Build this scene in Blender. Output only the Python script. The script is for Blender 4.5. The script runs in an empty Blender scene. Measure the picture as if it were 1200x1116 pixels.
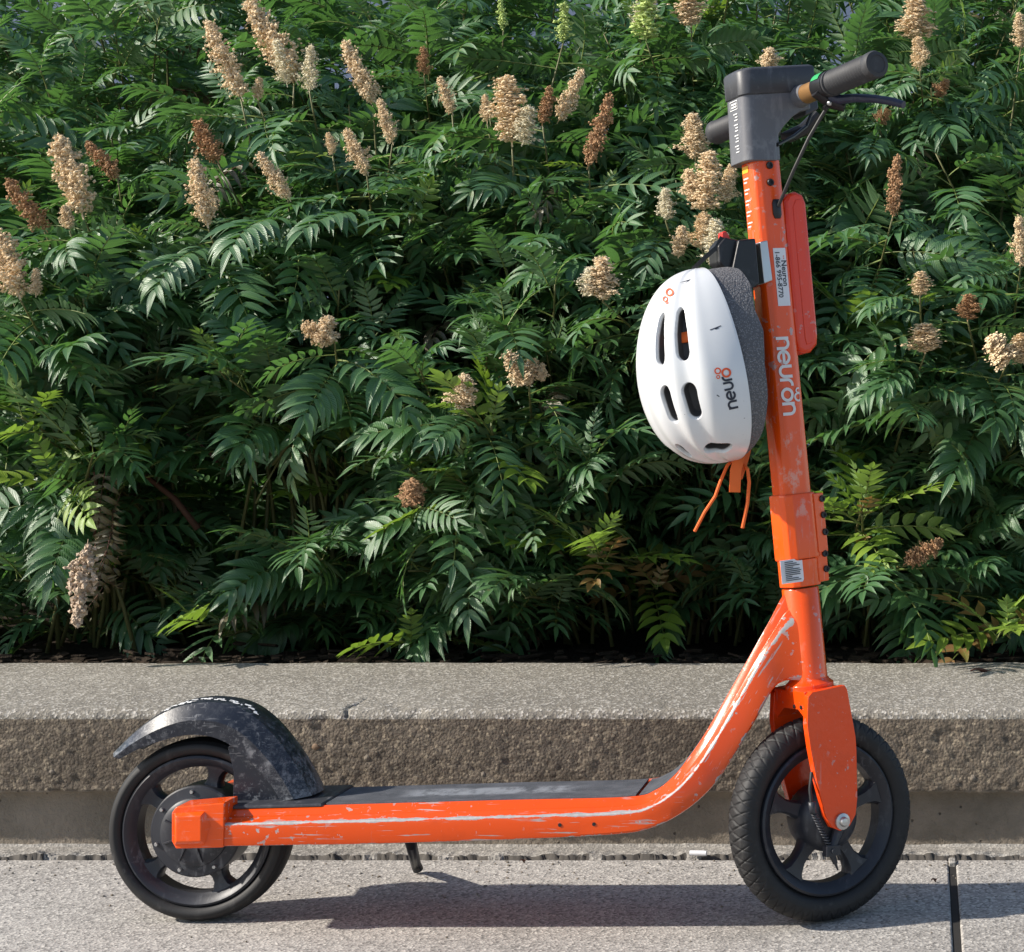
import bpy, bmesh, math, random
import numpy as np
from mathutils import Vector, Matrix, noise
from mathutils.bvhtree import BVHTree

rnd = random.Random(7)
sc = bpy.context.scene
COL = sc.collection
rad = math.radians

# ------------------------------------------------------------------ camera
FPX, D0, XC, ZC, PX0, PY0 = 2040.0, 2.4, 0.565, 0.76, 1080.0, 431.0
cam_d = bpy.data.cameras.new('camera')
cam = bpy.data.objects.new('camera', cam_d)
COL.objects.link(cam)
cam.location = (XC, -D0, ZC)
cam.rotation_euler = (rad(90), 0, 0)
cam_d.sensor_width = 36.0
cam_d.lens = FPX / 1200 * 36
cam_d.shift_x = (600 - PX0) / 1200
cam_d.shift_y = -(558 - PY0) / 1200
cam_d.clip_end = 500
cam_d.clip_start = 0.05
sc.camera = cam

# ------------------------------------------------------------------ light
SUN_EL, SUN_AZ = rad(33), rad(15)          # travels to +x and a little to +y
world = bpy.data.worlds.new('World')
sc.world = world
world.use_nodes = True
wn = world.node_tree
for n in list(wn.nodes):
    wn.nodes.remove(n)
sky = wn.nodes.new('ShaderNodeTexSky')
sky.sky_type = 'NISHITA'
sky.sun_disc = False
sky.sun_elevation = SUN_EL
to_sun = Vector((-math.cos(SUN_EL) * math.cos(SUN_AZ), -math.cos(SUN_EL) * math.sin(SUN_AZ), math.sin(SUN_EL)))
sky.sun_rotation = math.atan2(to_sun.x, to_sun.y)
bg = wn.nodes.new('ShaderNodeBackground')
bg.inputs[1].default_value = 0.125
wo = wn.nodes.new('ShaderNodeOutputWorld')
wn.links.new(sky.outputs[0], bg.inputs[0])
wn.links.new(bg.outputs[0], wo.inputs[0])
sun_d = bpy.data.lights.new('sun', 'SUN')
sun_d.energy = 5.0
sun_d.angle = rad(1.0)
sun_d.color = (1.0, 0.93, 0.83)
sun = bpy.data.objects.new('sun', sun_d)
COL.objects.link(sun)
sun.rotation_euler = to_sun.to_track_quat('Z', 'Y').to_euler()
sun.location = to_sun * 20
sc.view_settings.view_transform = 'Standard'
sc.view_settings.look = 'None'
sc.view_settings.gamma = 1
sc.view_settings.use_curve_mapping = False
sc.view_settings.exposure = 0.52

# ------------------------------------------------------------------ measuring
def unproj(px, py, O, A, B):
    """a, b so that O + a*A + b*B is seen at photo pixel px, py"""
    kx, kz = (px - PX0) / FPX, (PY0 - py) / FPX
    m = np.array([[A.x - kx * A.y, B.x - kx * B.y], [A.z - kz * A.y, B.z - kz * B.y]])
    r = np.array([kx * (O.y + D0) - O.x + XC, kz * (O.y + D0) - O.z + ZC])
    s = np.linalg.solve(m, r)
    return float(s[0]), float(s[1])

def WP(px, py, y):
    d = D0 + y
    return Vector((XC + (px - PX0) * d / FPX, y, ZC + (PY0 - py) * d / FPX))

LEAN = rad(2.5)
RL = Matrix.Rotation(-LEAN, 3, 'X')
EX, EY, EZ = Vector((1, 0, 0)), Vector((0, 1, 0)), Vector((0, 0, 1))

def SL(px, py, yl):
    a, b = unproj(px, py, RL @ Vector((0, yl, 0)), RL @ EX, RL @ EZ)
    return Vector((a, yl, b))

RAKE, STEER = rad(5.6), rad(34)
KA = Vector((-math.sin(RAKE), 0, math.cos(RAKE)))
_e = Vector((math.cos(RAKE), 0, math.sin(RAKE)))
TA = _e * math.cos(STEER) + EY * math.sin(STEER)
LA = -_e * math.sin(STEER) + EY * math.cos(STEER)
SC = SL(963, 957, 0.0)                       # front wheel centre, on the steering axis

def STab(px, py, v):
    return unproj(px, py, RL @ (SC + LA * v), RL @ TA, RL @ KA)

def SP(u, v, w):
    return SC + TA * u + LA * v + KA * w

def ST(px, py, v):
    a, b = STab(px, py, v)
    return SP(a, v, b)

# ------------------------------------------------------------------ mesh building
class MB:
    def __init__(self):
        self.v, self.f, self.m, self.s = [], [], [], []

    def add(self, verts, faces, mat=0, smooth=True):
        o = len(self.v)
        self.v += [tuple(p) for p in verts]
        for f in faces:
            self.f.append(tuple(i + o for i in f))
            self.m.append(mat)
            self.s.append(smooth)

    def prism(self, poly, f, v0, v1, mat=0, smooth=False):
        """poly of (a, b) pairs; f(a, v, b) gives the point"""
        n = len(poly)
        vs = [f(a, v0, b) for a, b in poly] + [f(a, v1, b) for a, b in poly]
        fs = [tuple(range(n)), tuple(range(2 * n - 1, n - 1, -1))]
        fs += [(i, n + i, n + (i + 1) % n, (i + 1) % n) for i in range(n)]
        self.add(vs, fs, mat, smooth)

    def loft(self, rings, mat=0, smooth=True, caps=True, closed=True):
        n = len(rings[0])
        vs = [p for r in rings for p in r]
        fs = []
        for j in range(len(rings) - 1):
            for i in range(n if closed else n - 1):
                k = (i + 1) % n
                fs.append((j * n + i, j * n + k, (j + 1) * n + k, (j + 1) * n + i))
        if caps:
            fs.append(tuple(range(n - 1, -1, -1)))
            fs.append(tuple((len(rings) - 1) * n + i for i in range(n)))
        self.add(vs, fs, mat, smooth)

    def tube(self, pts, r, n=10, mat=0, caps=True, smooth=True, squash=1.0):
        pts = [Vector(p) for p in pts]
        rs = r if isinstance(r, (list, tuple)) else [r] * len(pts)
        t0 = (pts[1] - pts[0]).normalized()
        up = Vector((0, 0, 1)) if abs(t0.z) < 0.9 else Vector((1, 0, 0))
        rings = []
        for i, p in enumerate(pts):
            t = (pts[min(i + 1, len(pts) - 1)] - pts[max(i - 1, 0)]).normalized()
            a = (up - t * up.dot(t)).normalized()
            b = t.cross(a)
            up = a
            rings.append([p + (a * math.cos(q) * squash + b * math.sin(q)) * rs[i]
                          for q in (2 * math.pi * k / n for k in range(n))])
        self.loft(rings, mat, smooth, caps)

    def lathe(self, prof, C, A, U, V, n=48, mat=0, closed=False, smooth=True, disp=None):
        """prof: (radius, along A)"""
        rings = []
        for r, a in prof:
            rings.append([C + A * a + (U * math.cos(q) + V * math.sin(q)) * r
                          for q in (2 * math.pi * k / n for k in range(n))])
        if closed:
            rings.append(rings[0])
        self.loft(rings, mat, smooth, caps=not closed)

    def sphere(self, c, r, n=8, m=6, mat=0, sc3=(1, 1, 1)):
        c = Vector(c)
        rings = []
        for j in range(m + 1):
            a = math.pi * (j + 0.02) / (m + 0.04)
            rings.append([c + Vector((math.sin(a) * math.cos(q) * sc3[0], math.sin(a) * math.sin(q) * sc3[1],
                                      math.cos(a) * sc3[2])) * r for q in (2 * math.pi * k / n for k in range(n))])
        self.loft(rings, mat, True, True)

    def build(self, name, mats, parent=None, bevel=0, seg=2, sharp=35, wear=None, loc=None, angle=30):
        me = bpy.data.meshes.new(name)
        me.from_pydata(self.v, [], self.f)
        if not isinstance(mats, (list, tuple)):
            mats = [mats]
        for m in mats:
            me.materials.append(m)
        me.polygons.foreach_set('material_index', self.m)
        me.polygons.foreach_set('use_smooth', self.s)
        me.update()
        bm = bmesh.new()
        bm.from_mesh(me)
        bmesh.ops.recalc_face_normals(bm, faces=bm.faces)
        bm.to_mesh(me)
        bm.free()
        if sharp:
            me.set_sharp_from_angle(angle=rad(sharp))
        if wear is not None:
            at = me.attributes.new('wear', 'FLOAT', 'POINT')
            at.data.foreach_set('value', wear)
        o = bpy.data.objects.new(name, me)
        COL.objects.link(o)
        if parent:
            o.parent = parent
        if loc is not None:
            o.location = loc
        if bevel:
            bv = o.modifiers.new('bevel', 'BEVEL')
            bv.width = bevel
            bv.segments = seg
            bv.limit_method = 'ANGLE'
            bv.angle_limit = rad(angle)
            bv.harden_normals = True
        return o

def empty(name, loc, label, cat, group=None):
    o = bpy.data.objects.new(name, None)
    COL.objects.link(o)
    o.location = loc
    o.empty_display_size = 0.05
    return tag(o, label, cat, group)

def tag(o, label, cat, group=None):
    o['label'], o['category'] = label, cat
    if group:
        o['group'] = group
    return o

# ------------------------------------------------------------------ materials
class NT:
    def __init__(self, name):
        self.mat = bpy.data.materials.new(name)
        self.mat.use_nodes = True
        self.t = self.mat.node_tree
        self.t.nodes.clear()
        self.out = self.n('ShaderNodeOutputMaterial')
        self._co = None

    def n(self, typ, **kw):
        nd = self.t.nodes.new(typ)
        for k, v in kw.items():
            setattr(nd, k, v)
        return nd

    def set(self, sock, val):
        if isinstance(val, bpy.types.NodeSocket):
            self.t.links.new(val, sock)
        elif val is not None:
            if isinstance(val, (tuple, list)) and len(val) == 3 and sock.type == 'RGBA':
                val = (*val, 1)
            sock.default_value = val

    def co(self, scale=None, kind='Object'):
        if self._co is None:
            self._co = self.n('ShaderNodeTexCoord')
        o = self._co.outputs[kind]
        if scale is None:
            return o
        m = self.n('ShaderNodeMapping')
        self.set(m.inputs[0], o)
        m.inputs[3].default_value = scale if isinstance(scale, tuple) else (scale,) * 3
        return m.outputs[0]

    def noise(self, scale, detail=4, rough=0.6, vec=None, fac=True):
        nd = self.n('ShaderNodeTexNoise')
        self.set(nd.inputs['Vector'], vec if vec is not None else self.co())
        nd.inputs['Scale'].default_value = scale
        nd.inputs['Detail'].default_value = detail
        nd.inputs['Roughness'].default_value = rough
        return nd.outputs['Fac'] if fac else nd.outputs['Color']

    def voro(self, scale, vec=None, feature='F1', out='Distance'):
        nd = self.n('ShaderNodeTexVoronoi', feature=feature)
        self.set(nd.inputs['Vector'], vec if vec is not None else self.co())
        nd.inputs['Scale'].default_value = scale
        return nd.outputs[out]

    def math(self, op, a, b=None, c=None, clamp=False):
        nd = self.n('ShaderNodeMath', operation=op, use_clamp=clamp)
        for s, v in zip(nd.inputs, (a, b, c)):
            self.set(s, v)
        return nd.outputs[0]

    def ramp(self, f, lo, hi, a=0.0, b=1.0):
        nd = self.n('ShaderNodeMapRange', interpolation_type='SMOOTHSTEP')
        self.set(nd.inputs[0], f)
        for i, v in zip((1, 2, 3, 4), (lo, hi, a, b)):
            nd.inputs[i].default_value = v
        return nd.outputs[0]

    def mix(self, f, a, b, blend='MIX'):
        nd = self.n('ShaderNodeMix', data_type='RGBA', blend_type=blend)
        self.set(nd.inputs[0], f)
        self.set(nd.inputs[6], a)
        self.set(nd.inputs[7], b)
        return nd.outputs[2]

    def bump(self, h, strength, dist=0.002, normal=None):
        nd = self.n('ShaderNodeBump')
        nd.inputs['Strength'].default_value = strength
        nd.inputs['Distance'].default_value = dist
        self.set(nd.inputs['Height'], h)
        if normal is not None:
            self.set(nd.inputs['Normal'], normal)
        return nd.outputs[0]

    def attr(self, name):
        nd = self.n('ShaderNodeAttribute', attribute_name=name)
        return nd.outputs['Fac']

    def bsdf(self, color, rough=0.5, metal=0.0, normal=None, spec=0.5, coat=0.0, link=True):
        b = self.n('ShaderNodeBsdfPrincipled')
        self.set(b.inputs['Base Color'], color)
        self.set(b.inputs['Roughness'], rough)
        self.set(b.inputs['Metallic'], metal)
        self.set(b.inputs['Specular IOR Level'], spec)
        self.set(b.inputs['Coat Weight'], coat)
        b.inputs['Coat Roughness'].default_value = 0.12
        if normal is not None:
            self.set(b.inputs['Normal'], normal)
        if link:
            self.set(self.out.inputs[0], b.outputs[0])
        return b.outputs[0]

def plastic(name, col, rough=0.45, scuff=0.15, scuff_col=(0.3, 0.31, 0.33), grain=0.15, gscale=900):
    t = NT(name)
    n1 = t.noise(14, 5, 0.65)
    n2 = t.math('MAXIMUM', t.noise(70, 5, 0.7), t.noise(30, 3, 0.6, t.co((3.5, 1, 0.8))))
    m = t.math('MULTIPLY', t.ramp(n1, 0.44, 0.66), t.ramp(n2, 0.52, 0.66))
    m = t.math('MULTIPLY', m, scuff, clamp=True)
    c = t.mix(m, col, scuff_col)
    r = t.math('ADD', t.math('MULTIPLY', n1, 0.25), rough - 0.12)
    t.bsdf(c, r, 0, t.bump(t.noise(gscale, 2), grain, 0.0006), 0.4)
    return t.mat

def flat(name, col, rough=0.5, metal=0.0):
    t = NT(name)
    n = t.noise(40, 4)
    c = t.mix(t.math('MULTIPLY', n, 0.25), col, tuple(x * 0.6 for x in col))
    t.bsdf(c, t.math('ADD', t.math('MULTIPLY', n, 0.2), rough - 0.1), metal)
    return t.mat

def paint(name, col, edge=True, amount=1.0, streak=1.0, smudge=False, dent=0.0):
    t = NT(name)
    co = t.co()
    # long scratches
    sv = t.co((9, 60, 170))
    scr = t.noise(1.6, 3, 0.6, sv)
    scr = t.math('MULTIPLY', t.ramp(scr, 0.605, 0.64), t.ramp(t.noise(16, 3), 0.42, 0.58))
    sv2 = t.co((120, 60, 22))
    scr2 = t.math('MULTIPLY', t.ramp(t.noise(1.5, 3, 0.6, sv2), 0.65, 0.69), t.ramp(t.noise(12, 3), 0.47, 0.62))
    chip = t.math('MULTIPLY', t.ramp(t.noise(95, 3, 0.55), 0.63, 0.66), t.ramp(t.noise(9, 2), 0.43, 0.60))
    sz_ = t.n('ShaderNodeSeparateXYZ')
    t.set(sz_.inputs[0], co)
    upper = t.ramp(sz_.outputs[2], 0.165, 0.20)
    # scratches run along the member: level on the deck, along the slope on the riser
    vr = t.n('ShaderNodeVectorRotate', rotation_type='Y_AXIS')
    t.set(vr.inputs['Vector'], co)
    vr.inputs['Angle'].default_value = rad(58)
    mp = t.n('ShaderNodeMapping')
    t.set(mp.inputs[0], co)
    mp.inputs[3].default_value = (170, 60, 9)
    mp2 = t.n('ShaderNodeMapping')
    t.set(mp2.inputs[0], vr.outputs[0])
    mp2.inputs[3].default_value = (9, 60, 170)
    sa = t.ramp(t.noise(1.6, 3, 0.6, mp2.outputs[0] if edge else mp.outputs[0]), 0.605, 0.64)
    sa = t.math('MULTIPLY', sa, t.ramp(t.noise(16, 3), 0.48, 0.62))
    low = t.math('SUBTRACT', 1.0, upper)
    scr = t.math('ADD', t.math('MULTIPLY', scr, low), t.math('MULTIPLY', sa, upper))
    m = t.math('ADD', t.math('MULTIPLY', t.math('ADD', scr, t.math('MULTIPLY', scr2, low)), streak), chip, clamp=True)
    m = t.math('MULTIPLY', m, 0.8 * amount)
    if edge:
        w = t.attr('wear')
        e = t.math('ADD', w, t.math('MULTIPLY', t.math('SUBTRACT', t.noise(34, 6, 0.75, t.co((0.5, 1, 1.4))), 0.5), 2.3))
        e = t.math('MULTIPLY', t.ramp(e, 0.52, 0.62), t.ramp(t.noise(7, 3, 0.6), 0.27, 0.36))
        e = t.math('MULTIPLY', e, t.ramp(w, 0.10, 0.35))
        m = t.math('MAXIMUM', m, e)
    dirt = t.ramp(t.noise(20, 5, 0.7), 0.5, 0.8)
    c = t.mix(t.math('MULTIPLY', dirt, 0.25), col, tuple(x * 0.55 for x in col))
    silver = t.mix(t.noise(150, 3), (0.23, 0.225, 0.22), (0.52, 0.51, 0.50))
    c = t.mix(m, c, silver)
    if smudge:
        sx_ = t.n('ShaderNodeSeparateXYZ')
        t.set(sx_.inputs[0], co)
        zz = t.math('MULTIPLY', t.ramp(sx_.outputs[2], 0.50, 0.58), t.ramp(sx_.outputs[2], 0.69, 0.74, 1, 0))
        zz = t.math('MAXIMUM', zz, 0.18)
        sg_ = t.ramp(t.noise(24, 6, 0.72, t.co((1.2, 1, 0.8))), 0.56, 0.66)
        c = t.mix(t.math('MULTIPLY', t.math('MULTIPLY', zz, sg_), 0.6), c, (0.62, 0.40, 0.33))
    r = t.math('ADD', 0.23, t.math('MULTIPLY', m, 0.32))
    b = t.bsdf(c, r, t.math('MULTIPLY', m, 0.35), t.bump(t.math('ADD', t.math('SUBTRACT', t.noise(220, 3), m), t.math('MULTIPLY', t.noise(38, 4, 0.6), 9.0 * dent)), 0.12 + 0.3 * dent, 0.0008), 0.4, 0.25)
    return t.mat

M = {}
M['orange'] = paint('orange_paint', (0.66, 0.066, 0.002), amount=1.1)  # base toned down because the frame catches more light
M['orange2'] = paint('orange_paint_lightened', (0.80, 0.082, 0.003), edge=False, amount=1.0, streak=0.3, smudge=True)  # same paint as the frame, base lightened to offset shade on the stem
M['fork'] = paint('fork_red_orange_paint', (0.78, 0.062, 0.004), edge=False, amount=0.8, streak=0.3, dent=0.6)
M['red'] = paint('red_casing_plastic', (0.74, 0.042, 0.004), edge=False, amount=0.5, streak=0.1)
M['dark'] = plastic('dark_grey_plastic', (0.032, 0.034, 0.042), 0.42, 0.3)
M['head'] = plastic('grey_head_plastic', (0.115, 0.118, 0.132), 0.42, 0.25, gscale=700)
M['cap'] = plastic('cap_dark_plastic', (0.045, 0.047, 0.055), 0.42, 0.2)
M['fender'] = plastic('fender_plastic', (0.011, 0.014, 0.023), 0.36, 0.8, (0.30, 0.31, 0.33), 0.2, 600)
M['black'] = plastic('black_plastic', (0.014, 0.014, 0.016), 0.38, 0.15)
def fendermat():
    t = NT('fender_plastic_worn')
    n1 = t.noise(14, 5, 0.65)
    n2 = t.math('MAXIMUM', t.noise(70, 5, 0.7), t.noise(110, 3, 0.7))
    m = t.math('MULTIPLY', t.ramp(n1, 0.44, 0.66), t.ramp(n2, 0.54, 0.68))
    fine = t.math('MAXIMUM', t.ramp(t.noise(2.2, 2, 0.5, t.co((20, 40, 190))), 0.63, 0.67), t.ramp(t.noise(2.2, 2, 0.5, t.co((150, 40, 60))), 0.65, 0.69))
    m = t.math('MAXIMUM', m, t.math('MULTIPLY', fine, t.math('MULTIPLY', t.ramp(t.noise(25, 3), 0.4, 0.6), 0.6)))
    w = t.math('MULTIPLY', t.attr('wear'), t.ramp(t.noise(75, 8, 0.85), 0.44, 0.64))
    m = t.math('ADD', t.math('MULTIPLY', m, 0.42), t.math('MULTIPLY', w, 0.55), clamp=True)
    c = t.mix(m, (0.011, 0.014, 0.023), (0.36, 0.37, 0.39))
    t.bsdf(c, t.math('ADD', 0.30, t.math('MULTIPLY', m, 0.3)), 0, t.bump(t.math('SUBTRACT', t.noise(300, 3), m), 0.15, 0.0008), 0.45)
    return t.mat
M['fender'] = fendermat()
M['rubber'] = plastic('tyre_rubber', (0.012, 0.012, 0.013), 0.62, 0.3, (0.12, 0.115, 0.11))
M['grip'] = plastic('grip_rubber', (0.035, 0.036, 0.04), 0.6, 0.1)
M['rim'] = plastic('rim_dark_metal', (0.022, 0.024, 0.031), 0.42, 0.25)
M['lever'] = plastic('lever_blue_black', (0.022, 0.028, 0.055), 0.35, 0.1)
M['steel'] = flat('brushed_steel', (0.50, 0.50, 0.50), 0.32, 0.85)
M['bronze'] = flat('bronze_sleeve', (0.36, 0.20, 0.08), 0.40, 0.5)
M['strap'] = flat('orange_webbing', (0.75, 0.13, 0.015), 0.7)
M['redbtn'] = flat('red_button', (0.6, 0.03, 0.02), 0.4)
M['green'] = flat('green_sticker', (0.03, 0.35, 0.10), 0.4)
M['yellow'] = flat('yellow_print', (0.85, 0.42, 0.02), 0.5)
M['white_print'] = flat('white_print', (0.75, 0.75, 0.74), 0.5)
M['navy_print'] = flat('navy_print', (0.012, 0.018, 0.035), 0.5)
M['orange_print'] = flat('orange_print', (0.72, 0.085, 0.012), 0.5)
M['label'] = flat('white_label', (0.74, 0.74, 0.76), 0.5)
M['cable'] = flat('cable_black', (0.012, 0.012, 0.013), 0.4)

t = NT('grip_tape')
g = t.noise(1400, 2)
spk = t.ramp(t.voro(420), 0.0, 0.16, 1, 0)
spk = t.math('MULTIPLY', spk, t.ramp(t.noise(130, 2), 0.5, 0.62))
xx = t.n('ShaderNodeSeparateXYZ')
t.set(xx.inputs[0], t.co())
lx = t.math('MULTIPLY', t.ramp(xx.outputs[0], -0.165, -0.12), t.ramp(xx.outputs[0], 0.06, 0.12, 1, 0))
ly = t.math('MULTIPLY', t.ramp(xx.outputs[1], -0.035, -0.018), t.ramp(xx.outputs[1], 0.012, 0.03, 1, 0))
sm = t.math('MULTIPLY', t.math('MULTIPLY', lx, ly), t.ramp(t.noise(26, 5, 0.7, t.co((1.2, 0.7, 1))), 0.36, 0.56))
c = t.mix(t.ramp(t.noise(30, 5, 0.7), 0.35, 0.75), (0.050, 0.055, 0.066), (0.095, 0.10, 0.115))
c = t.mix(t.math('MULTIPLY', sm, 0.62), c, (0.30, 0.32, 0.35))
c = t.mix(spk, c, (0.6, 0.6, 0.6))
t.bsdf(c, 0.75, 0, t.bump(g, 0.6, 0.0015))
M['mat'] = t.mat

t = NT('helmet_shell_white')
dirt = t.ramp(t.noise(30, 5, 0.7), 0.55, 0.85)
c = t.mix(t.math('MULTIPLY', dirt, 0.22), (0.62, 0.635, 0.65), (0.42, 0.415, 0.41))
sp = t.math('MULTIPLY', t.ramp(t.noise(150, 3, 0.6, t.co((1, 1, 2.2))), 0.69, 0.71), t.ramp(t.noise(17, 2), 0.55, 0.62))
c = t.mix(sp, c, (0.06, 0.06, 0.06))
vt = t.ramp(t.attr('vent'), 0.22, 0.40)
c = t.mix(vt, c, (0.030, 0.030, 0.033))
t.bsdf(c, t.math('ADD', 0.22, t.math('MULTIPLY', vt, 0.45)), 0, t.bump(t.noise(12, 2), 0.06, 0.01), 0.5, t.math('MULTIPLY', t.math('SUBTRACT', 1.0, vt), 0.2))
M['shell'] = t.mat
t = NT('helmet_foam')
v = t.voro(330)
c = t.mix(t.ramp(v, 0.1, 0.5), (0.17, 0.17, 0.18), (0.085, 0.085, 0.092))
c = t.mix(t.math('MULTIPLY', t.ramp(t.noise(600, 1), 0.62, 0.70), 0.5), c, (0.4, 0.4, 0.4))
t.bsdf(c, 0.7, 0, t.bump(v, 0.5, 0.002))
M['foam'] = t.mat

def concrete(name, c1, c2, speck, bumpn, grit=1.0, dark_spots=True):
    t = NT(name)
    n1 = t.noise(2.3, 6, 0.65)
    n2 = t.noise(190, 3, 0.7)
    n3 = t.noise(22, 5, 0.7)
    c = t.mix(t.ramp(n1, 0.3, 0.7), c1, c2)
    c = t.mix(t.math('MULTIPLY', t.ramp(n3, 0.45, 0.75), 0.35), c, tuple(x * 0.62 for x in c1))
    # aggregate grains
    vc = t.voro(260, out='Color')
    bw = t.n('ShaderNodeRGBToBW')
    t.set(bw.inputs[0], vc)
    c = t.mix(t.math('MULTIPLY', t.ramp(bw.outputs[0], 0.62, 0.8), speck), c, (0.58, 0.55, 0.50))
    c = t.mix(t.math('MULTIPLY', t.ramp(bw.outputs[0], 0.36, 0.2), speck), c, (0.10, 0.095, 0.09))
    if dark_spots:
        ds = t.math('MULTIPLY', t.ramp(t.voro(75), 0.14, 0.06), t.ramp(t.noise(6, 3), 0.5, 0.66))
        c = t.mix(t.math('MULTIPLY', ds, 0.75), c, (0.06, 0.058, 0.055))
        st = t.ramp(t.noise(4, 7, 0.78), 0.55, 0.72)
        c = t.mix(t.math('MULTIPLY', st, 0.42), c, tuple(x * 0.4 for x in c1))
    h = t.math('ADD', n2, t.math('MULTIPLY', t.voro(260), 0.8 * grit))
    h = t.math('ADD', h, n3)
    t.bsdf(c, 0.88, 0, t.bump(h, bumpn, 0.0025), 0.25)
    return t.mat

M['sidewalk'] = concrete('sidewalk_concrete', (0.375, 0.355, 0.33), (0.295, 0.277, 0.255), 0.6, 0.42)
M['wall_top'] = concrete('wall_top_concrete', (0.255, 0.235, 0.20), (0.185, 0.168, 0.14), 0.55, 0.55)
M['mortar'] = concrete('joint_mortar', (0.31, 0.292, 0.265), (0.21, 0.197, 0.18), 0.4, 0.5)

t = NT('rough_aggregate_face')
c = t.mix(t.ramp(t.noise(5, 5, 0.7), 0.3, 0.7), (0.165, 0.136, 0.105), (0.108, 0.089, 0.070))
c = t.mix(t.math('MULTIPLY', t.ramp(t.noise(70, 5, 0.75), 0.45, 0.7), 0.6), c, (0.20, 0.16, 0.115))
vc = t.voro(210, t.mix(0.012, t.co(), t.noise(90, 2, 0.5, None, False)), out='Color')
bw = t.n('ShaderNodeRGBToBW')
t.set(bw.inputs[0], vc)
c = t.mix(t.math('MULTIPLY', t.ramp(bw.outputs[0], 0.68, 0.85), 0.7), c, (0.33, 0.275, 0.20))
c = t.mix(t.math('MULTIPLY', t.ramp(bw.outputs[0], 0.4, 0.2), 0.5), c, (0.075, 0.062, 0.048))
h = t.math('ADD', t.math('MULTIPLY', t.voro(210), -0.7), t.math('MULTIPLY', t.noise(75, 6, 0.75), 1.5))
stn = t.ramp(t.noise(3.5, 6, 0.75, t.co((1, 1, 2.5))), 0.42, 0.66)
c = t.mix(t.math('MULTIPLY', stn, 0.55), c, (0.055, 0.042, 0.030))
t.bsdf(c, 0.85, 0, t.bump(h, 0.8, 0.0035), 0.3)
M['wall_face'] = t.mat
t = NT('smooth_wall_base')
c = t.mix(t.ramp(t.noise(6, 6, 0.7), 0.3, 0.7), (0.25, 0.212, 0.170), (0.15, 0.128, 0.100))
hole = t.ramp(t.voro(40), 0.10, 0.04)
c = t.mix(t.math('MULTIPLY', hole, 0.7), c, (0.05, 0.045, 0.04))
t.bsdf(c, 0.9, 0, t.bump(t.math('SUBTRACT', t.math('ADD', t.noise(130, 4, 0.7), t.noise(28, 5, 0.7)), hole), 1.0, 0.004), 0.25)
M['wall_base'] = t.mat
M['stone'] = flat('brown_stone', (0.20, 0.13, 0.08), 0.8)
M['edge_dark'] = flat('joint_edge_dark', (0.075, 0.067, 0.058), 0.9)
M['filler'] = flat('black_joint_filler', (0.018, 0.016, 0.014), 0.85)
t = NT('soil_bark')
c = t.mix(t.noise(35, 5, 0.75), (0.012, 0.009, 0.006), (0.055, 0.038, 0.025))
t.bsdf(c, 0.95, 0, t.bump(t.noise(60, 5, 0.7), 1.0, 0.01), 0.2)
M['soil'] = t.mat
M['building'] = flat('blue_grey_render', (0.13, 0.17, 0.26), 0.8)
M['window'] = flat('dark_window', (0.03, 0.04, 0.06), 0.1)

def leafmat(name, c1, c2, under, trans=(0.10, 0.28, 0.03), tf=0.25):
    t = NT(name)
    oi = t.n('ShaderNodeObjectInfo')
    uv = t.n('ShaderNodeUVMap')
    s = t.n('ShaderNodeSeparateXYZ')
    t.set(s.inputs[0], uv.outputs[0])
    ax = t.math('ABSOLUTE', t.math('SUBTRACT', s.outputs[0], 0.5))
    # side veins run forward from the midrib
    ph = t.math('MULTIPLY', t.math('SUBTRACT', s.outputs[1], t.math('MULTIPLY', ax, 0.28)), 88)
    vein = t.math('SINE', ph)
    mid = t.ramp(ax, 0.0, 0.07, 1, 0)
    ge0 = t.n('ShaderNodeNewGeometry')
    pn = t.ramp(t.noise(9, 3, 0.6, ge0.outputs['Position']), 0.35, 0.68)
    c = t.mix(t.math('ADD', t.math('MULTIPLY', oi.outputs['Random'], 0.5), t.math('MULTIPLY', pn, 0.5)), c1, c2)
    yel = t.math('MULTIPLY', t.ramp(t.noise(16, 2, 0.5, ge0.outputs['Position']), 0.66, 0.74), 0.6)
    c = t.mix(yel, c, (0.19, 0.23, 0.05))
    brn = t.math('MULTIPLY', t.ramp(t.noise(60, 3, 0.6, ge0.outputs['Position']), 0.70, 0.74), 0.7)
    c = t.mix(brn, c, (0.16, 0.10, 0.04))
    c = t.mix(t.math('MULTIPLY', t.ramp(t.noise(35, 4, 0.6), 0.3, 0.75), 0.45), c, tuple(x * 0.62 for x in c1))
    c = t.mix(t.math('MULTIPLY', mid, 0.55), c, (0.13, 0.22, 0.06))
    c = t.mix(t.math('MULTIPLY', t.ramp(vein, 0.5, 1), 0.10), c, (0.12, 0.2, 0.06))
    ge = t.n('ShaderNodeNewGeometry')
    c = t.mix(ge.outputs['Backfacing'], c, under)
    nrm = t.bump(t.math('ADD', t.math('MULTIPLY', vein, -0.5), t.math('MULTIPLY', mid, -1.0)), 0.35, 0.001)
    r = t.math('ADD', 0.33, t.math('MULTIPLY', t.noise(25, 3), 0.22))
    b = t.bsdf(c, r, 0, nrm, 0.8, 0, link=False)
    tr = t.n('ShaderNodeBsdfTranslucent')
    t.set(tr.inputs[0], trans)
    t.set(tr.inputs[1], nrm)
    mx = t.n('ShaderNodeMixShader')
    mx.inputs[0].default_value = tf
    t.set(mx.inputs[1], b)
    t.set(mx.inputs[2], tr.outputs[0])
    t.set(t.out.inputs[0], mx.outputs[0])
    return t.mat

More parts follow.
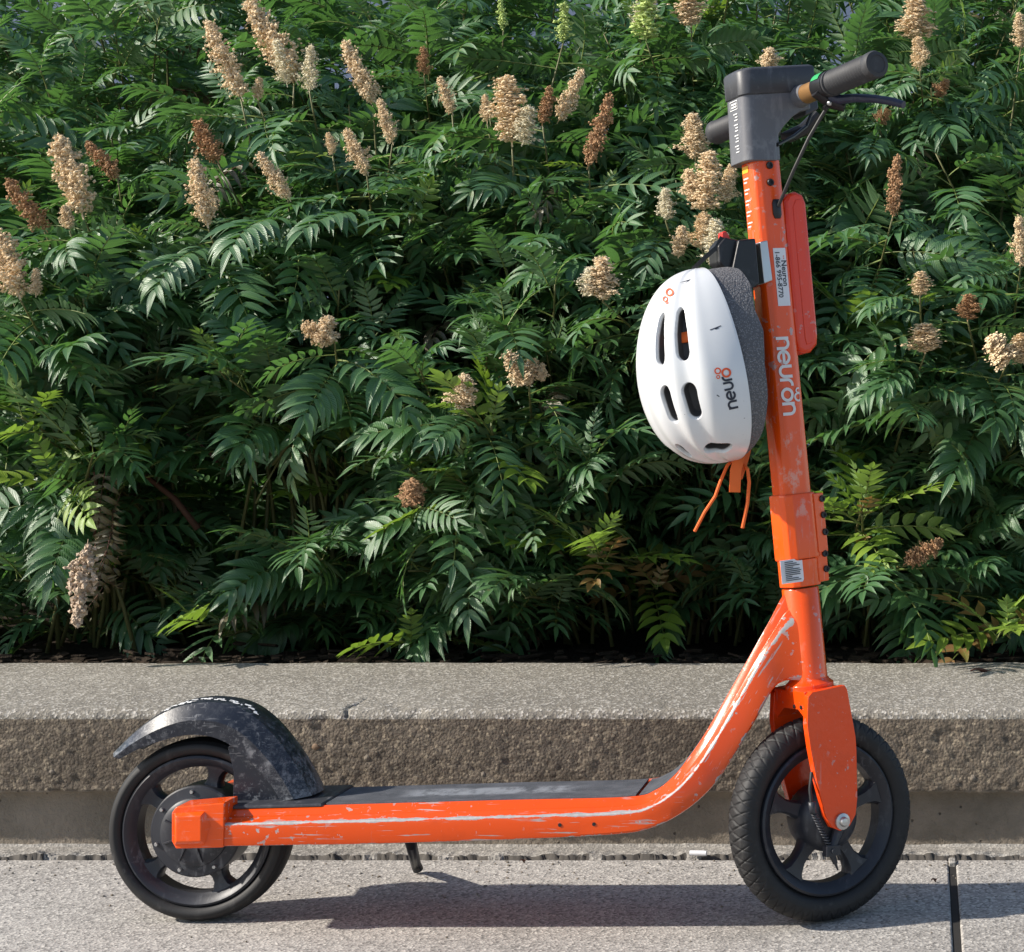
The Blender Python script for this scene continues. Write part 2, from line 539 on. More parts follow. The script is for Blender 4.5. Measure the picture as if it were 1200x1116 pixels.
M['leaf'] = leafmat('shrub_leaf_green', (0.050, 0.138, 0.056), (0.082, 0.180, 0.062), (0.12, 0.205, 0.100), (0.14, 0.34, 0.06))
M['leaf_young'] = leafmat('shrub_leaf_young', (0.17, 0.30, 0.03), (0.26, 0.36, 0.045), (0.16, 0.26, 0.07), (0.3, 0.5, 0.05), 0.3)
M['leaf_dry'] = leafmat('shrub_leaf_dry', (0.10, 0.085, 0.05), (0.14, 0.10, 0.05), (0.14, 0.12, 0.08), (0.1, 0.08, 0.03), 0.1)
M['leaf_red'] = leafmat('shrub_leaf_reddish', (0.22, 0.11, 0.04), (0.26, 0.17, 0.05), (0.2, 0.15, 0.06), (0.4, 0.2, 0.05), 0.25)
M['rachis'] = flat('leaf_stalk_green', (0.16, 0.21, 0.05), 0.5)
M['cane'] = flat('cane_green_brown', (0.13, 0.13, 0.045), 0.6)
M['bark'] = flat('cane_red_bark', (0.085, 0.035, 0.022), 0.8)

def plumemat(name, a, b, d):
    t = NT(name)
    v = t.voro(170, out='Color')
    bw = t.n('ShaderNodeRGBToBW')
    t.set(bw.inputs[0], v)
    c = t.mix(bw.outputs[0], a, b)
    c = t.mix(t.math('MULTIPLY', t.ramp(t.noise(45, 3), 0.5, 0.7), 0.5), c, d)
    t.bsdf(c, 0.8, 0, None, 0.2)
    return t.mat
M['tan'] = plumemat('plume_tan', (0.60, 0.44, 0.26), (0.80, 0.66, 0.45), (0.46, 0.29, 0.15))
M['brown'] = plumemat('plume_brown', (0.32, 0.17, 0.085), (0.50, 0.32, 0.18), (0.22, 0.10, 0.05))
M['cream'] = plumemat('plume_cream', (0.62, 0.54, 0.36), (0.80, 0.75, 0.58), (0.52, 0.40, 0.22))
M['bud'] = plumemat('plume_green_bud', (0.33, 0.45, 0.10), (0.55, 0.62, 0.28), (0.22, 0.35, 0.07))
M['seed'] = plumemat('plume_pale_seed', (0.34, 0.23, 0.15), (0.62, 0.52, 0.40), (0.16, 0.06, 0.035))

# ------------------------------------------------------------------ setting: sidewalk, wall, bed
def fbm(P, scale, seed, octaves=4):
    out = np.zeros(len(P))
    off = Vector((seed * 13.7, seed * 7.1, seed * 3.3))
    for i, p in enumerate(P):
        out[i] = noise.fractal(Vector(p) * scale + off, 0.8, 2.0, octaves)
    return out

YW, ZT, YB = 0.360, 0.2235, 0.762          # wall foot, wall top, wall back
JX = 0.612                                # slab joint

b = MB()
b.add([(-60, -60, -0.03), (60, -60, -0.03), (60, 60, -0.03), (-60, 60, -0.03)], [(0, 1, 2, 3)])
walk = b.build('sidewalk', M['sidewalk'])
walk['kind'] = 'structure'
def slab(x0, x1, y0, y1):
    m = MB()
    m.prism([(x0, y0), (x1, y0), (x1, y1), (x0, y1)], lambda a, v, q: Vector((a, q, v)), -0.029, 0.0)
    o = m.build('slab', M['sidewalk'], walk, bevel=0.004, seg=2)
    return o
for kx in range(-3, 4):
    for ky in range(0, 4):
        x0, y1 = JX + 1.52 * kx, 0.289 - 1.52 * ky
        slab(x0 + 0.0055, x0 + 1.52 - 0.0055, y1 - 1.52 + 0.011, y1)
f = MB()
f.prism([(JX - 0.0052, 0.285), (JX + 0.0052, 0.285), (JX + 0.0052, -1.2), (JX - 0.0052, -1.2)],
        lambda a, v, q: Vector((a, q, v)), -0.0285, -0.003)
f.build('joint_filler', M['filler'], walk)
f = MB()
f.prism([(JX - 0.0053, 0.288), (JX + 0.0053, 0.288), (JX + 0.0053, 0.262), (JX - 0.0053, 0.262)],
        lambda a, v, q: Vector((a, q, v)), -0.0285, 0.004)
f.build('joint_plug', M['mortar'], walk, bevel=0.002)

# crumbling mortar bead between slab and wall foot
def grid_obj(name, xs, prof, dispf, mats, parent=None, matf=None):
    """sheet swept along x: prof = list of (y, z, ny, nz)"""
    nx, npf = len(xs), len(prof)
    P = np.array([[(x, p[0], p[1]) for p in prof] for x in xs]).reshape(-1, 3)
    N = np.array([[(0, p[2], p[3]) for p in prof] for x in xs]).reshape(-1, 3)
    P = P + N * dispf(P)[:, None]
    idx = np.arange(nx * npf).reshape(nx, npf)
    F = np.stack([idx[:-1, :-1], idx[1:, :-1], idx[1:, 1:], idx[:-1, 1:]], -1).reshape(-1, 4)
    me = bpy.data.meshes.new(name)
    me.from_pydata(P.tolist(), [], F.tolist())
    for m in mats:
        me.materials.append(m)
    me.polygons.foreach_set('use_smooth', [True] * len(F))
    if matf:
        mi = [matf(j) for i in range(nx - 1) for j in range(npf - 1)]
        me.polygons.foreach_set('material_index', mi)
    me.update()
    o = bpy.data.objects.new(name, me)
    COL.objects.link(o)
    if parent:
        o.parent = parent
    return o

xs_f = np.arange(-1.25, 0.80, 0.0030)
prof = [(y, 0.0, 0, 1) for y in np.concatenate([np.linspace(0.286, 0.292, 4), np.linspace(0.2935, 0.312, 16), np.linspace(0.316, 0.3585, 12)])] + [(0.3605, 0.004, -0.5, 0.5), (0.364, 0.006, 0, 1)]
def dm(P):
    y = P[:, 1]
    Q = P * np.array([1.0, 1.6, 1.0])
    X = P * np.array([1, 0, 0])
    a = fbm(Q, 75, 3) * 0.0022 + fbm(Q, 22, 13, 3) * 0.0015
    edge = 0.3015 + fbm(X, 13, 5, 3) * 0.006 + fbm(X, 110, 21, 3) * 0.004
    lip = 0.0036 + 0.0038 * fbm(X, 32, 11, 3)
    a = np.where(y < edge, -0.005 + a * 0.4, lip + a)
    a = np.where(y > 0.315, a * np.clip((0.352 - y) / 0.04, 0.25, 1), a)
    return a
bead = grid_obj('mortar_bead', xs_f, prof, dm, [M['mortar'], M['edge_dark']], walk)
for q in bead.data.polygons:                       # darker tone in patches along the bead's steep broken front edge
    zz = [bead.data.vertices[k].co.z for k in q.vertices]
    if max(zz) - min(zz) > 0.0046 and q.center.y < 0.316 and noise.noise(Vector((q.center.x * 26, 3.1, 0))) > -0.22:
        q.material_index = 1
b = MB()
b.prism([(0.288, -0.0275), (0.360, -0.0275), (0.360, -0.012), (0.288, -0.012)], lambda a, v, q: Vector((v, a, q)), -1.25, 0.8)
b.build('joint_dirt', M['filler'], walk)

wall = empty('planter_wall', (0, 0.54, 0), 'low concrete planter wall with rough brown face behind the scooter', 'planter wall')
def wall_local(o):
    o.location = (0, -0.54, 0)
    return o
WJ = WP(407, 833, YW - 0.034).x
def wall_prof():
    pr = []
    YF = YW - 0.034
    zb = ZT - 0.130
    # top, from the back
    for y in np.linspace(YB, YF + 0.014, 60):
        pr.append((y, ZT, 0, 1))
    for a in np.linspace(0.25, 1.0, 5):
        q = a * math.pi / 2
        pr.append((YF + 0.014 - 0.014 * math.sin(q), ZT - 0.014 + 0.014 * math.cos(q), -math.sin(q), math.cos(q)))
    nt = len(pr) - 1
    for z in np.linspace(ZT - 0.017, zb + 0.004, 30):
        pr.append((YF, z, -1, 0))
    nf = len(pr) - 1
    pr.append((YF + 0.004, zb, -0.7, -0.7))
    pr.append((YW - 0.002, zb - 0.004, 0, -1))
    nb = len(pr) - 1
    for z in np.linspace(zb - 0.010, -0.02, 14):
        pr.append((YW, z, -1, 0))
    return pr, nt, nf, nb
wpr, nt_, nf_, nb_ = wall_prof()
xs_w = np.concatenate([np.arange(-3.0, -1.3, 0.08), np.arange(-1.3, WJ - 0.006, 0.0045),
                       WJ + np.array([-0.004, -0.0025, -0.0012, 0, 0.0012, 0.0025, 0.004]),
                       np.arange(WJ + 0.008, 0.85, 0.0045), np.arange(0.9, 2.6, 0.08)])
def dwall(P):
    y, z = P[:, 1], P[:, 2]
    face = (y < YW - 0.020) & (z < ZT - 0.012)
    edge = (y < YW + 0.02) & (z >= ZT - 0.02)
    a = fbm(P, 5, 1, 3) * 0.0015
    r = fbm(P, 70, 2, 3)
    s = fbm(P, 150, 8, 2)
    c = fbm(P, 14, 9, 3)
    a = a + np.where(face, r * 0.0019 * (0.5 + 6.0 * np.clip(ZT - 0.02 - z, 0, 0.1)) + s * 0.0016 + c * 0.0008 - np.maximum(0, c - 0.35) * 0.008, 0)
    a = a + np.where(edge & ~face, r * 0.0003 - np.maximum(0, c - 0.5) * 0.008, 0)
    top = (y > YW + 0.015) & (z > ZT - 0.01)
    a = a + np.where(top, r * 0.0004, 0)
    # contraction joint, only tooled near the front edge
    j = np.exp(-((P[:, 0] - WJ - 0.006 * fbm(P, 25, 4, 2)) / 0.0022) ** 2)
    a = a - j * np.where(face, 0.0, np.where(y < YW + 0.03, 0.006, np.where(y < YW + 0.07, 0.0015, 0.0)))
    return a
wall_local(grid_obj('concrete_body', xs_w, wpr, dwall, [M['wall_top'], M['wall_face'], M['wall_base']], wall,
                    lambda j: 0 if j < nt_ else (1 if j < nf_ else 2)))
# back of the wall so that it is solid
b = MB()
b.prism([(YB, ZT - 0.001), (YB, -0.1), (YW + 0.02, -0.1), (YW + 0.02, ZT - 0.02)], lambda a, v, q: Vector((v, a - 0.54, q)), -3.0, 2.6)
b.build('wall_core', M['wall_base'], wall)
# a few larger stones that stand out of the rough face
for (px, py, r) in ((370, 875, 5.5), (318, 868, 3.5), (60, 905, 4), (566, 908, 4), (700, 862, 3.5), (98, 862, 4), (430, 888, 4), (1085, 880, 4), (1140, 912, 4)):
    p = WP(px, py, YW - 0.033)
    m = MB()
    m.sphere((0, 0, 0), r * D0 / FPX * 1.1, 9, 6, 0, (rnd.uniform(0.8, 1.2), 0.45, rnd.uniform(0.7, 1.2)))
    m.build('stone', M['stone'] if r > 4.6 else M['wall_base'], wall, loc=p - Vector((0, 0.54, 0)))

# planting bed
xs_s = np.arange(-3.2, 2.8, 0.05)
sp_ = [(y, 0.185, 0, 1) for y in np.concatenate([np.arange(YB + 0.002, 1.1, 0.02), np.arange(1.15, 9.2, 0.15)])]
soil = grid_obj('soil', xs_s, sp_, lambda P: fbm(P, 12, 6, 4) * 0.018 + fbm(P, 3, 7, 2) * 0.015, [M['soil']])
soil['kind'] = 'structure'
# bark chips
m = MB()
for i in range(900):
    x, y = rnd.uniform(-1.3, 0.9), YB + 0.01 + abs(rnd.gauss(0, 0.11))
    c = Vector((x, y, 0.195 + rnd.uniform(0, 0.02)))
    e = Matrix.Rotation(rnd.uniform(0, 6.3), 3, 'Z') @ Matrix.Rotation(rnd.uniform(-0.5, 0.5), 3, 'X')
    l, w = rnd.uniform(0.008, 0.03), rnd.uniform(0.003, 0.008)
    pts = [c + e @ Vector((sx * l, sy * w, sz * 0.002)) for sz in (-1, 1) for sx, sy in ((-1, -1), (1, -0.7), (0.9, 1), (-0.8, 0.8))]
    m.add(pts, [(0, 1, 2, 3), (4, 5, 6, 7), (0, 1, 5, 4), (1, 2, 6, 5), (2, 3, 7, 6), (3, 0, 4, 7)], 0, False)
o = m.build('bark_chips', M['soil'])
o['kind'] = 'stuff'

# the pale building that glimmers through the topmost leaves
bld = empty('building', (-0.5, 9.0, 0), 'blue grey building glimpsed through gaps behind the shrubs', 'building')
m = MB()
m.prism([(-9, 0), (9, 0), (9, 6), (-9, 6)], lambda a, v, q: Vector((a, v, q)), 0.0, 4.0)
m.build('wall', M['building'], bld)
for i in range(7):
    m = MB()
    m.prism([(-7 + i * 2.2, 1.0), (-5.7 + i * 2.2, 1.0), (-5.7 + i * 2.2, 2.6), (-7 + i * 2.2, 2.6)], lambda a, v, q: Vector((a, v, q)), -0.03, 0.05)
    m.build('window', M['window'], bld)

# ------------------------------------------------------------------ shrubs
def leaf_mesh(name, seed, L, pairs, lf, droop, hang, mats, wfac=0.116, upcurl=0.0):
    r = random.Random(seed)
    V, F, UV, MI = [], [], [], []
    S = 14
    pts, ang = [Vector((0, 0, 0))], 0.0
    tans = []
    bend = r.uniform(-0.25, 0.25)
    for i in range(S):
        s = i / (S - 1)
        ph = 0.15 - droop * s ** 1.3
        yaw = bend * s
        tdir = Vector((math.cos(ph) * math.cos(yaw), math.cos(ph) * math.sin(yaw), math.sin(ph)))
        tans.append(tdir)
        pts.append(pts[-1] + tdir * (L / S))
    tans.append(tans[-1])
    def at(s):
        x = s * S
        i = min(int(x), S - 1)
        return pts[i].lerp(pts[i + 1], x - i), tans[i]
    def leaflet(base, d, nrm, ln, hang_, fwd):
        st = (0.0, 0.08, 0.22, 0.40, 0.58, 0.75, 0.89, 1.0)
        wd = (0.12, 0.72, 1.0, 0.98, 0.74, 0.42, 0.15, 0.0)
        c = base.copy()
        o = len(V)
        w0 = ln * wfac * r.uniform(0.9, 1.12)
        fold = r.uniform(0.15, 0.5)
        tw = r.uniform(-0.35, 0.35)
        prev = 0
        dd = d.copy()
        rows = []
        for k, s in enumerate(st):
            c = c + dd * (s - prev) * ln
            dd = (dd - nrm * hang_ * (s - prev) * 1.5 + fwd * 0.45 * (s - prev)).normalized()
            prev = s
            wv = nrm.cross(dd).normalized()
            nn = dd.cross(wv).normalized()
            a = tw * s
            wv2 = wv * math.cos(a) + nn * math.sin(a)
            nn2 = dd.cross(wv2)
            w = w0 * wd[k]
            j = 1 + r.uniform(-0.07, 0.07)
            if k == len(st) - 1:
                V.append(c)
                UV.append((0.5, 1.0))
                rows.append((len(V) - 1,))
            else:
                V.extend([c + wv2 * w * j + nn2 * fold * w, c, c - wv2 * w / j + nn2 * fold * w])
                UV.extend([(0.0, s), (0.5, s), (1.0, s)])
                rows.append((len(V) - 3, len(V) - 2, len(V) - 1))
        for k in range(len(rows) - 1):
            A, B = rows[k], rows[k + 1]
            if len(B) == 3:
                F.append((A[0], A[1], B[1], B[0]))
                F.append((A[1], A[2], B[2], B[1]))
                MI.extend([0, 0])
            else:
                F.append((A[0], A[1], B[0]))
                F.append((A[1], A[2], B[0]))
                MI.extend([0, 0])
    for i in range(pairs):
        s = 0.20 + 0.75 * i / (pairs - 1) if pairs > 1 else 0.6
        p, td = at(s)
        side = Vector((0, 0, 1)).cross(td).normalized()
        nrm = td.cross(side).normalized()
        q = i / max(1, pairs - 1)
        ln = lf * (0.72 + 0.42 * math.sin(math.pi * (q * 0.75 + 0.12)) - 0.30 * max(0, q - 0.6))
        al = rad(74 - 30 * q)
        for sg in (-1, 1):
            a2 = al + r.uniform(-0.12, 0.12)
            d = (td * math.cos(a2) + side * sg * math.sin(a2) + nrm * r.uniform(0.0, 0.3)).normalized()
            leaflet(p + td * r.uniform(-0.003, 0.003), d, nrm, ln * r.uniform(0.88, 1.1), hang * r.uniform(0.6, 1.4), td)
    p, td = at(1.0)
    side = Vector((0, 0, 1)).cross(td).normalized()
    leaflet(p, td, td.cross(side).normalized(), lf * 0.85, hang * 0.5, td)
    # stalk
    rings = []
    for i in range(0, S + 1, 2):
        s = i / S
        p, td = at(min(s, 0.999))
        side = Vector((0, 0, 1)).cross(td).normalized()
        nn = td.cross(side)
        w = 0.0014 * (1 - 0.6 * s)
        o = len(V)
        V.extend([p + side * w - nn * w * 1.2, p - side * w - nn * w * 1.2, p + nn * w])
        UV.extend([(0.5, 0.5)] * 3)
        rings.append((o, o + 1, o + 2))
    for A, B in zip(rings, rings[1:]):
        for k in range(3):
            F.append((A[k], A[(k + 1) % 3], B[(k + 1) % 3], B[k]))
            MI.append(1)
    me = bpy.data.meshes.new(name)
    me.from_pydata([tuple(v) for v in V], [], F)
    uvl = me.uv_layers.new(name='UVMap')
    li = np.zeros(len(me.loops), dtype=np.int32)
    me.loops.foreach_get('vertex_index', li)
    uva = np.array(UV)[li].astype(np.float32)
    uvl.data.foreach_set('uv', uva.ravel())
    for mt in mats:
        me.materials.append(mt)
    me.polygons.foreach_set('material_index', MI)
    me.polygons.foreach_set('use_smooth', [True] * len(F))
    me.update()
    return me

LM = [leaf_mesh('leaf', 10 + i, 0.160 + 0.013 * (i % 3), 7 + i % 4, 0.052 + 0.004 * (i % 4), 0.35 + 0.26 * (i % 5), 0.12 + 0.26 * (i % 4),
                [M['leaf'], M['rachis']]) for i in range(18)]
LY = [leaf_mesh('young_leaf', 60 + i, 0.15, 6, 0.045, 0.3, 0.3, [M['leaf_young'], M['rachis']], 0.17) for i in range(4)]
LR = [leaf_mesh('reddish_leaf', 70 + i, 0.10, 4, 0.036, 0.3, 0.3, [M['leaf_red'], M['rachis']], 0.19) for i in range(2)]
LD = [leaf_mesh('dry_leaf', 80 + i, 0.17, 7, 0.05, 0.8, 2.2, [M['leaf_dry'], M['bark']], 0.10) for i in range(2)]

def plume_mesh(name, seed, mat, n, fuzzy=0.0, size=0.0036, blobs=9, sparse=0.0):
    """a panicle of unit height along z and about 0.34 wide: side branches set with many tiny dry flowers"""
    r = random.Random(seed)
    V, F = [], []
    br = []
    for i in range(blobs * 3):
        z = (i + 0.5) / (blobs * 3)
        a = i * 2.4 + r.uniform(-0.4, 0.4)
        rr = (1 - z) ** 0.7 * r.uniform(0.35, 1.25) * (0.55 + 0.45 * min(1, z * 6)) * 0.19
        br.append((z * 0.88, a, rr))
    for i in range(n):
        z, a, rr = r.choice(br)
        q = r.random() ** 0.6
        jit = 0.024
        up = rr * q * 0.85
        c = Vector((math.cos(a) * rr * q, math.sin(a) * rr * q, z + up * 0.7)) + \
            Vector((r.gauss(0, jit), r.gauss(0, jit), r.gauss(0, jit)))
        s = size * 9 * r.uniform(0.6, 1.4)
        ax = [Vector((r.gauss(0, 1), r.gauss(0, 1), r.gauss(0, 1))).normalized() for _ in range(2)]
        u = ax[0]
        v = (ax[1] - u * ax[1].dot(u)).normalized()
        w = u.cross(v)
        o = len(V)
        if fuzzy and r.random() < fuzzy:
            l = s * 2.6
            V.extend([c + v * s * 0.12, c - v * s * 0.12, c + u * l])
            F.append((o, o + 1, o + 2))
        else:
            V.extend([c + u * s, c - u * s, c + v * s * 0.8, c - v * s * 0.8, c + w * s * 0.7, c - w * s * 0.7])
            F.extend([(o, o + 2, o + 4), (o + 2, o + 1, o + 4), (o + 1, o + 3, o + 4), (o + 3, o, o + 4),
                      (o + 2, o, o + 5), (o + 1, o + 2, o + 5), (o + 3, o + 1, o + 5), (o, o + 3, o + 5)])
    for z, a, rr in br + [(0.0, 0, 0)]:
        o = len(V)
        p0, p1 = Vector((0, 0, z - 0.03)), Vector((math.cos(a) * rr, math.sin(a) * rr, z + rr * 0.6))
        if rr == 0:
            p0, p1 = Vector((0, 0, -0.08)), Vector((0, 0, 0.95))
        t_ = Vector((-math.sin(a), math.cos(a), 0)) * 0.008
        k_ = Vector((math.cos(a), math.sin(a), 0)) * 0.008
        V.extend([p0 + t_, p0 - t_, p0 + k_, p1 + t_ * 0.4, p1 - t_ * 0.4, p1 + k_ * 0.4])
        F.extend([(o, o + 1, o + 4, o + 3), (o + 1, o + 2, o + 5, o + 4), (o + 2, o, o + 3, o + 5)])
    me = bpy.data.meshes.new(name)
    me.from_pydata([tuple(v) for v in V], [], F)
    me.materials.append(mat)
    me.update()
    return me

PM = {'tan': [plume_mesh('flower_plume', 100 + i, M['tan'], 2300, 0.45, 0.0021, 12) for i in range(4)],
      'brown': [plume_mesh('flower_plume', 110 + i, M['brown'], 1200, 0.3, 0.0022, 10) for i in range(3)],
      'cream': [plume_mesh('flower_plume', 120 + i, M['cream'], 2300, 0.75, 0.0022, 13) for i in range(3)],
      'bud': [plume_mesh('flower_plume', 130 + i, M['bud'], 330, 0.0) for i in range(2)],
      'seed': [plume_mesh('flower_plume', 140, M['seed'], 420, 0.0, 0.0042)]}

def yfront(z):
    return float(np.interp(z, [0.2, 0.45, 0.7, 0.9, 1.1, 1.3, 1.6, 2.0], [1.00, 0.97, 0.96, 1.03, 1.17, 1.36, 1.66, 2.05]))

def at_front(px, py, back=0.0):
    y = 1.0
    for _ in range(12):
        p = WP(px, py, y)
        y = yfront(p.z) + back
    return WP(px, py, y)

SHRUBS = [  # base x, base y, label
    (-1.62, 1.30, 'green leafy shrub at the far left end of the planting bed'),
    (-1.10, 1.22, 'shrub with a dead pale seed head hanging low above the left end of the wall'),
    (-0.66, 1.28, 'shrub with the tallest cream and tan plumes, above the rear fender'),
    (-0.25, 1.24, 'shrub with the fattest tan plume, midway between rear fender and white helmet'),
    (0.16, 1.28, 'shrub crowded with tan and cream plumes just behind the white helmet'),
    (0.44, 1.22, 'shrub right of the orange stem with brown heads, one drooping low'),
    (0.70, 1.30, 'shrub at the right edge with wide flat tan heads above the front wheel'),
    (1.02, 1.26, 'plain leafy shrub without plumes at the far right end of the bed'),
    (-1.35, 2.05, 'taller leafy shrub without plumes in the back row, upper left'),
    (-0.62, 2.10, 'back row shrub with one small brown plume and a thin green bud spike'),
    (0.06, 2.05, 'back row shrub with greenish white flower heads left of the handlebar'),
    (0.58, 2.10, 'back row shrub with a round tan plume above the brake lever'),
    (1.15, 2.05, 'taller leafy shrub without flowers in the upper right corner'),
]
GROUP = 'flowering shrubs in the planting bed behind the wall'
shr = []
for x, y, lab in SHRUBS:
    o = empty('flowering_shrub', (x, y, 0.19), lab, 'shrub', GROUP)
    shr.append(dict(o=o, n=0, leaves=[], pos=Vector((x, y, 0.19)), extra=MB()))

def nearest_shrub(p, row=None):
    best, bd = None, 1e9
    for i, s in enumerate(shr):
        if row is not None and (i >= 8) != row:
            continue
        d = abs(s['pos'].x - p.x) + 0.6 * abs(s['pos'].y - 0.35 - p.y) + 0.0008 * max(0, s['n'] - 250)
        if d < bd:
            best, bd = s, d
    return best

def leafput(me, par, M4, size):
    par['leaves'].append((me, M4, size))

def put(me, name, par, M4):
    o = bpy.data.objects.new(name, me)
    COL.objects.link(o)
    o.parent = par['o']
    o.matrix_basis = Matrix.Translation(-par['pos']) @ M4
    return o

def orient(p, d, up, roll, scale):
    """local x along d, local z near up"""
    d = d.normalized()
    y = up.cross(d)
    if y.length < 1e-3:
        y = Vector((0, 1, 0))
    y.normalize()
    z = d.cross(y)
    R = Matrix((d, y, z)).transposed() @ Matrix.Rotation(roll, 3, 'X')
    return Matrix.Translation(p) @ (R * scale).to_4x4()

LEAVES = 0
def cane(tip, sh, nleaf=12, kind=None, bark=False, flower=False):
    """one arching cane with its leaves; returns the direction of its tip"""
    global LEAVES
    base = sh['pos'] + Vector((rnd.gauss(0, 0.09), rnd.gauss(0.02, 0.08), 0))
    h = max(0.1, tip.z - base.z)
    c1 = base.lerp(tip, 0.35) + Vector((0, 0.05, h * 0.32))
    c2 = tip - Vector(((tip.x - base.x) * 0.22, (tip.y - base.y) * 0.2 - 0.02, h * 0.16 - 0.02))
    N = 10
    pts = []
    for i in range(N + 1):
        s = i / N
        pts.append(base * (1 - s) ** 3 + c1 * 3 * s * (1 - s) ** 2 + c2 * 3 * s * s * (1 - s) + tip * s ** 3)
    m = MB()
    m.tube([p - sh['pos'] for p in pts], [0.0045 - 0.0028 * i / N for i in range(N + 1)], 5)
    m.build('stem', M['bark'] if bark else M['cane'], sh['o'], sharp=0)
    a0 = rnd.uniform(0, 6.28)
    length = sum((pts[i + 1] - pts[i]).length for i in range(N))
    tipd = (pts[-1] - pts[-2]).normalized()
    for k in range(nleaf):
        back = 0.008 + (k ** 1.12) * (0.020 if flower else 0.030)
        s = max(0.05, 1 - back / max(length, 0.3))
        x = s * N
        i = min(int(x), N - 1)
        p = pts[i].lerp(pts[i + 1], x - i)
        td = (pts[i + 1] - pts[i]).normalized()
        a = a0 + k * 2.4 + rnd.uniform(-0.3, 0.3)
        hx = Vector((math.cos(a), math.sin(a), 0))
        hx = (hx + Vector((rnd.uniform(-0.3, 0.1), -0.30, 0))).normalized()
        q = k / max(1, nleaf - 1)
        el = rad((8 if flower else 62) - (38 if flower else 75) * q ** 0.75 + rnd.uniform(-14, 14))
        d = hx * math.cos(el) + Vector((0, 0, 1)) * math.sin(el) + td * 0.15
        if hides_plume(p, d.normalized(), 0.17):
            continue
        size = (0.55 + 0.60 * min(1, q * 2.4)) * rnd.uniform(0.78, 1.2)
        if kind == 'young':
            me = rnd.choice(LY)
        elif kind == 'red':
            me = rnd.choice(LR if rnd.random() < 0.7 else LY)
        else:
            me = rnd.choice(LM)
            if k == 0 and rnd.random() < 0.22:
                me = rnd.choice(LY)
            elif k >= nleaf - 3 and rnd.random() < 0.05:
                me = rnd.choice(LD)
        leafput(me, sh, orient(p, d, Vector((rnd.gauss(0, 0.15), rnd.gauss(0, 0.15), 1)), rnd.gauss(0, 0.45), size), size)
        sh['n'] += 1
        LEAVES += 1
    return tipd

# flower plumes: base pixel, tip pixel, width, kind
PL = [((282, 112), (240, 18), 34, 'tan', 0.05), ((345, 92), (285, -8), 44, 'tan', 0.1), ((336, 98), (322, 42), 24, 'cream', 0.05), ((363, 106), (365, 48), 24, 'cream', 0.04),
      ((302, 116), (304, 88), 14, 'tan', 0.1), ((437, 120), (400, 42), 30, 'tan', 0.1), ((460, 166), (443, 112), 20, 'tan', 0.05),
      ((430, 202), (403, 147), 24, 'tan', 0), ((390, 180), (384, 154), 14, 'tan', 0.05), ((96, 250), (66, 150), 44, 'tan', 0),
      ((138, 206), (98, 163), 26, 'brown', 0.1), ((243, 261), (226, 179), 32, 'tan', 0), ((338, 232), (300, 174), 24, 'tan', 0.03),
      ((52, 268), (4, 206), 32, 'brown', 0.05), ((22, 345), (-4, 266), 44, 'tan', -0.05), ((42, 346), (42, 312), 16, 'tan', -0.05),
      ((82, 268), (74, 238), 18, 'tan', -0.03), ((530, 132), (514, 87), 20, 'tan', 0.1), ((600, 166), (592, 83), 52, 'tan', 0.0),
      ((612, 168), (622, 120), 34, 'cream', -0.02), ((571, 142), (568, 108), 15, 'tan', 0.05), ((636, 144), (646, 98), 22, 'brown', 0.05), ((655, 140), (686, 76), 22, 'tan', 0.08),
      ((690, 192), (718, 104), 28, 'brown', 0.05), ((706, 350), (706, 296), 40, 'tan', -0.05), ((690, 345), (692, 310), 26, 'cream', -0.05),
      ((780, 256), (780, 217), 24, 'cream', 0), ((826, 246), (832, 172), 46, 'tan', 0), ((812, 235), (806, 195), 26, 'tan', 0.02), ((850, 235), (858, 190), 26, 'tan', 0.02),
      ((836, 310), (840, 252), 34, 'cream', -0.05), ((815, 185), (812, 128), 36, 'tan', 0.05), ((822, 290), (826, 246), 34, 'tan', 0.0), ((795, 300), (800, 262), 22, 'tan', 0.0),
      ((1072, 46), (1074, -8), 46, 'tan', 0.05), ((1078, 80), (1076, 40), 24, 'tan', 0.03), ((1046, 252), (1052, 176), 24, 'brown', 0.05),
      ((1078, 346), (1080, 316), 28, 'tan', -0.02), ((1134, 374), (1136, 342), 34, 'brown', -0.02), ((1084, 412), (1083, 376), 48, 'tan', -0.05),
      ((1180, 424), (1158, 392), 40, 'tan', -0.05), ((1200, 424), (1196, 388), 36, 'tan', -0.05), ((1196, 310), (1194, 248), 22, 'tan', -0.03), ((1196, 56), (1194, 12), 20, 'tan', 0.1),
      ((392, 398), (350, 380), 30, 'tan', -0.05), ((376, 402), (388, 368), 30, 'tan', -0.05), ((620, 450), (590, 408), 32, 'tan', -0.06), ((612, 450), (628, 418), 30, 'tan', -0.06), ((634, 446), (636, 424), 14, 'tan', -0.06),
      ((543, 476), (544, 436), 34, 'tan', -0.06), ((482, 590), (484, 562), 36, 'brown', -0.06), ((1062, 660), (1108, 632), 30, 'brown', -0.05), ((102, 640), (88, 742), 30, 'seed', -0.08),
      ((757, 45), (756, -14), 40, 'bud', 0.05), ((745, 30), (768, -8), 30, 'cream', 0.05), ((660, 48), (662, -2), 22, 'bud', 0.1), ((590, 34), (586, -4), 14, 'bud', 0.15),
      ((497, 86), (496, 52), 18, 'brown', 0.15), ((902, 82), (902, 54), 26, 'tan', 0.1), ((810, 30), (806, -16), 42, 'tan', 0.1), ((255, 188), (228, 138), 32, 'brown', 0.12),
      ((1030, 142), (1042, 128), 22, 'brown', 0.2), ((1098, 112), (1112, 92), 20, 'brown', 0.2)]
plume_spots, plume_box = [], [(688, 660, 36, 30, 0.72), (1008, 605, 42, 36, 0.72), (1178, 756, 26, 16, 0.66), (572, 502, 22, 26, 0.72), (535, 565, 18, 16, 0.72)]
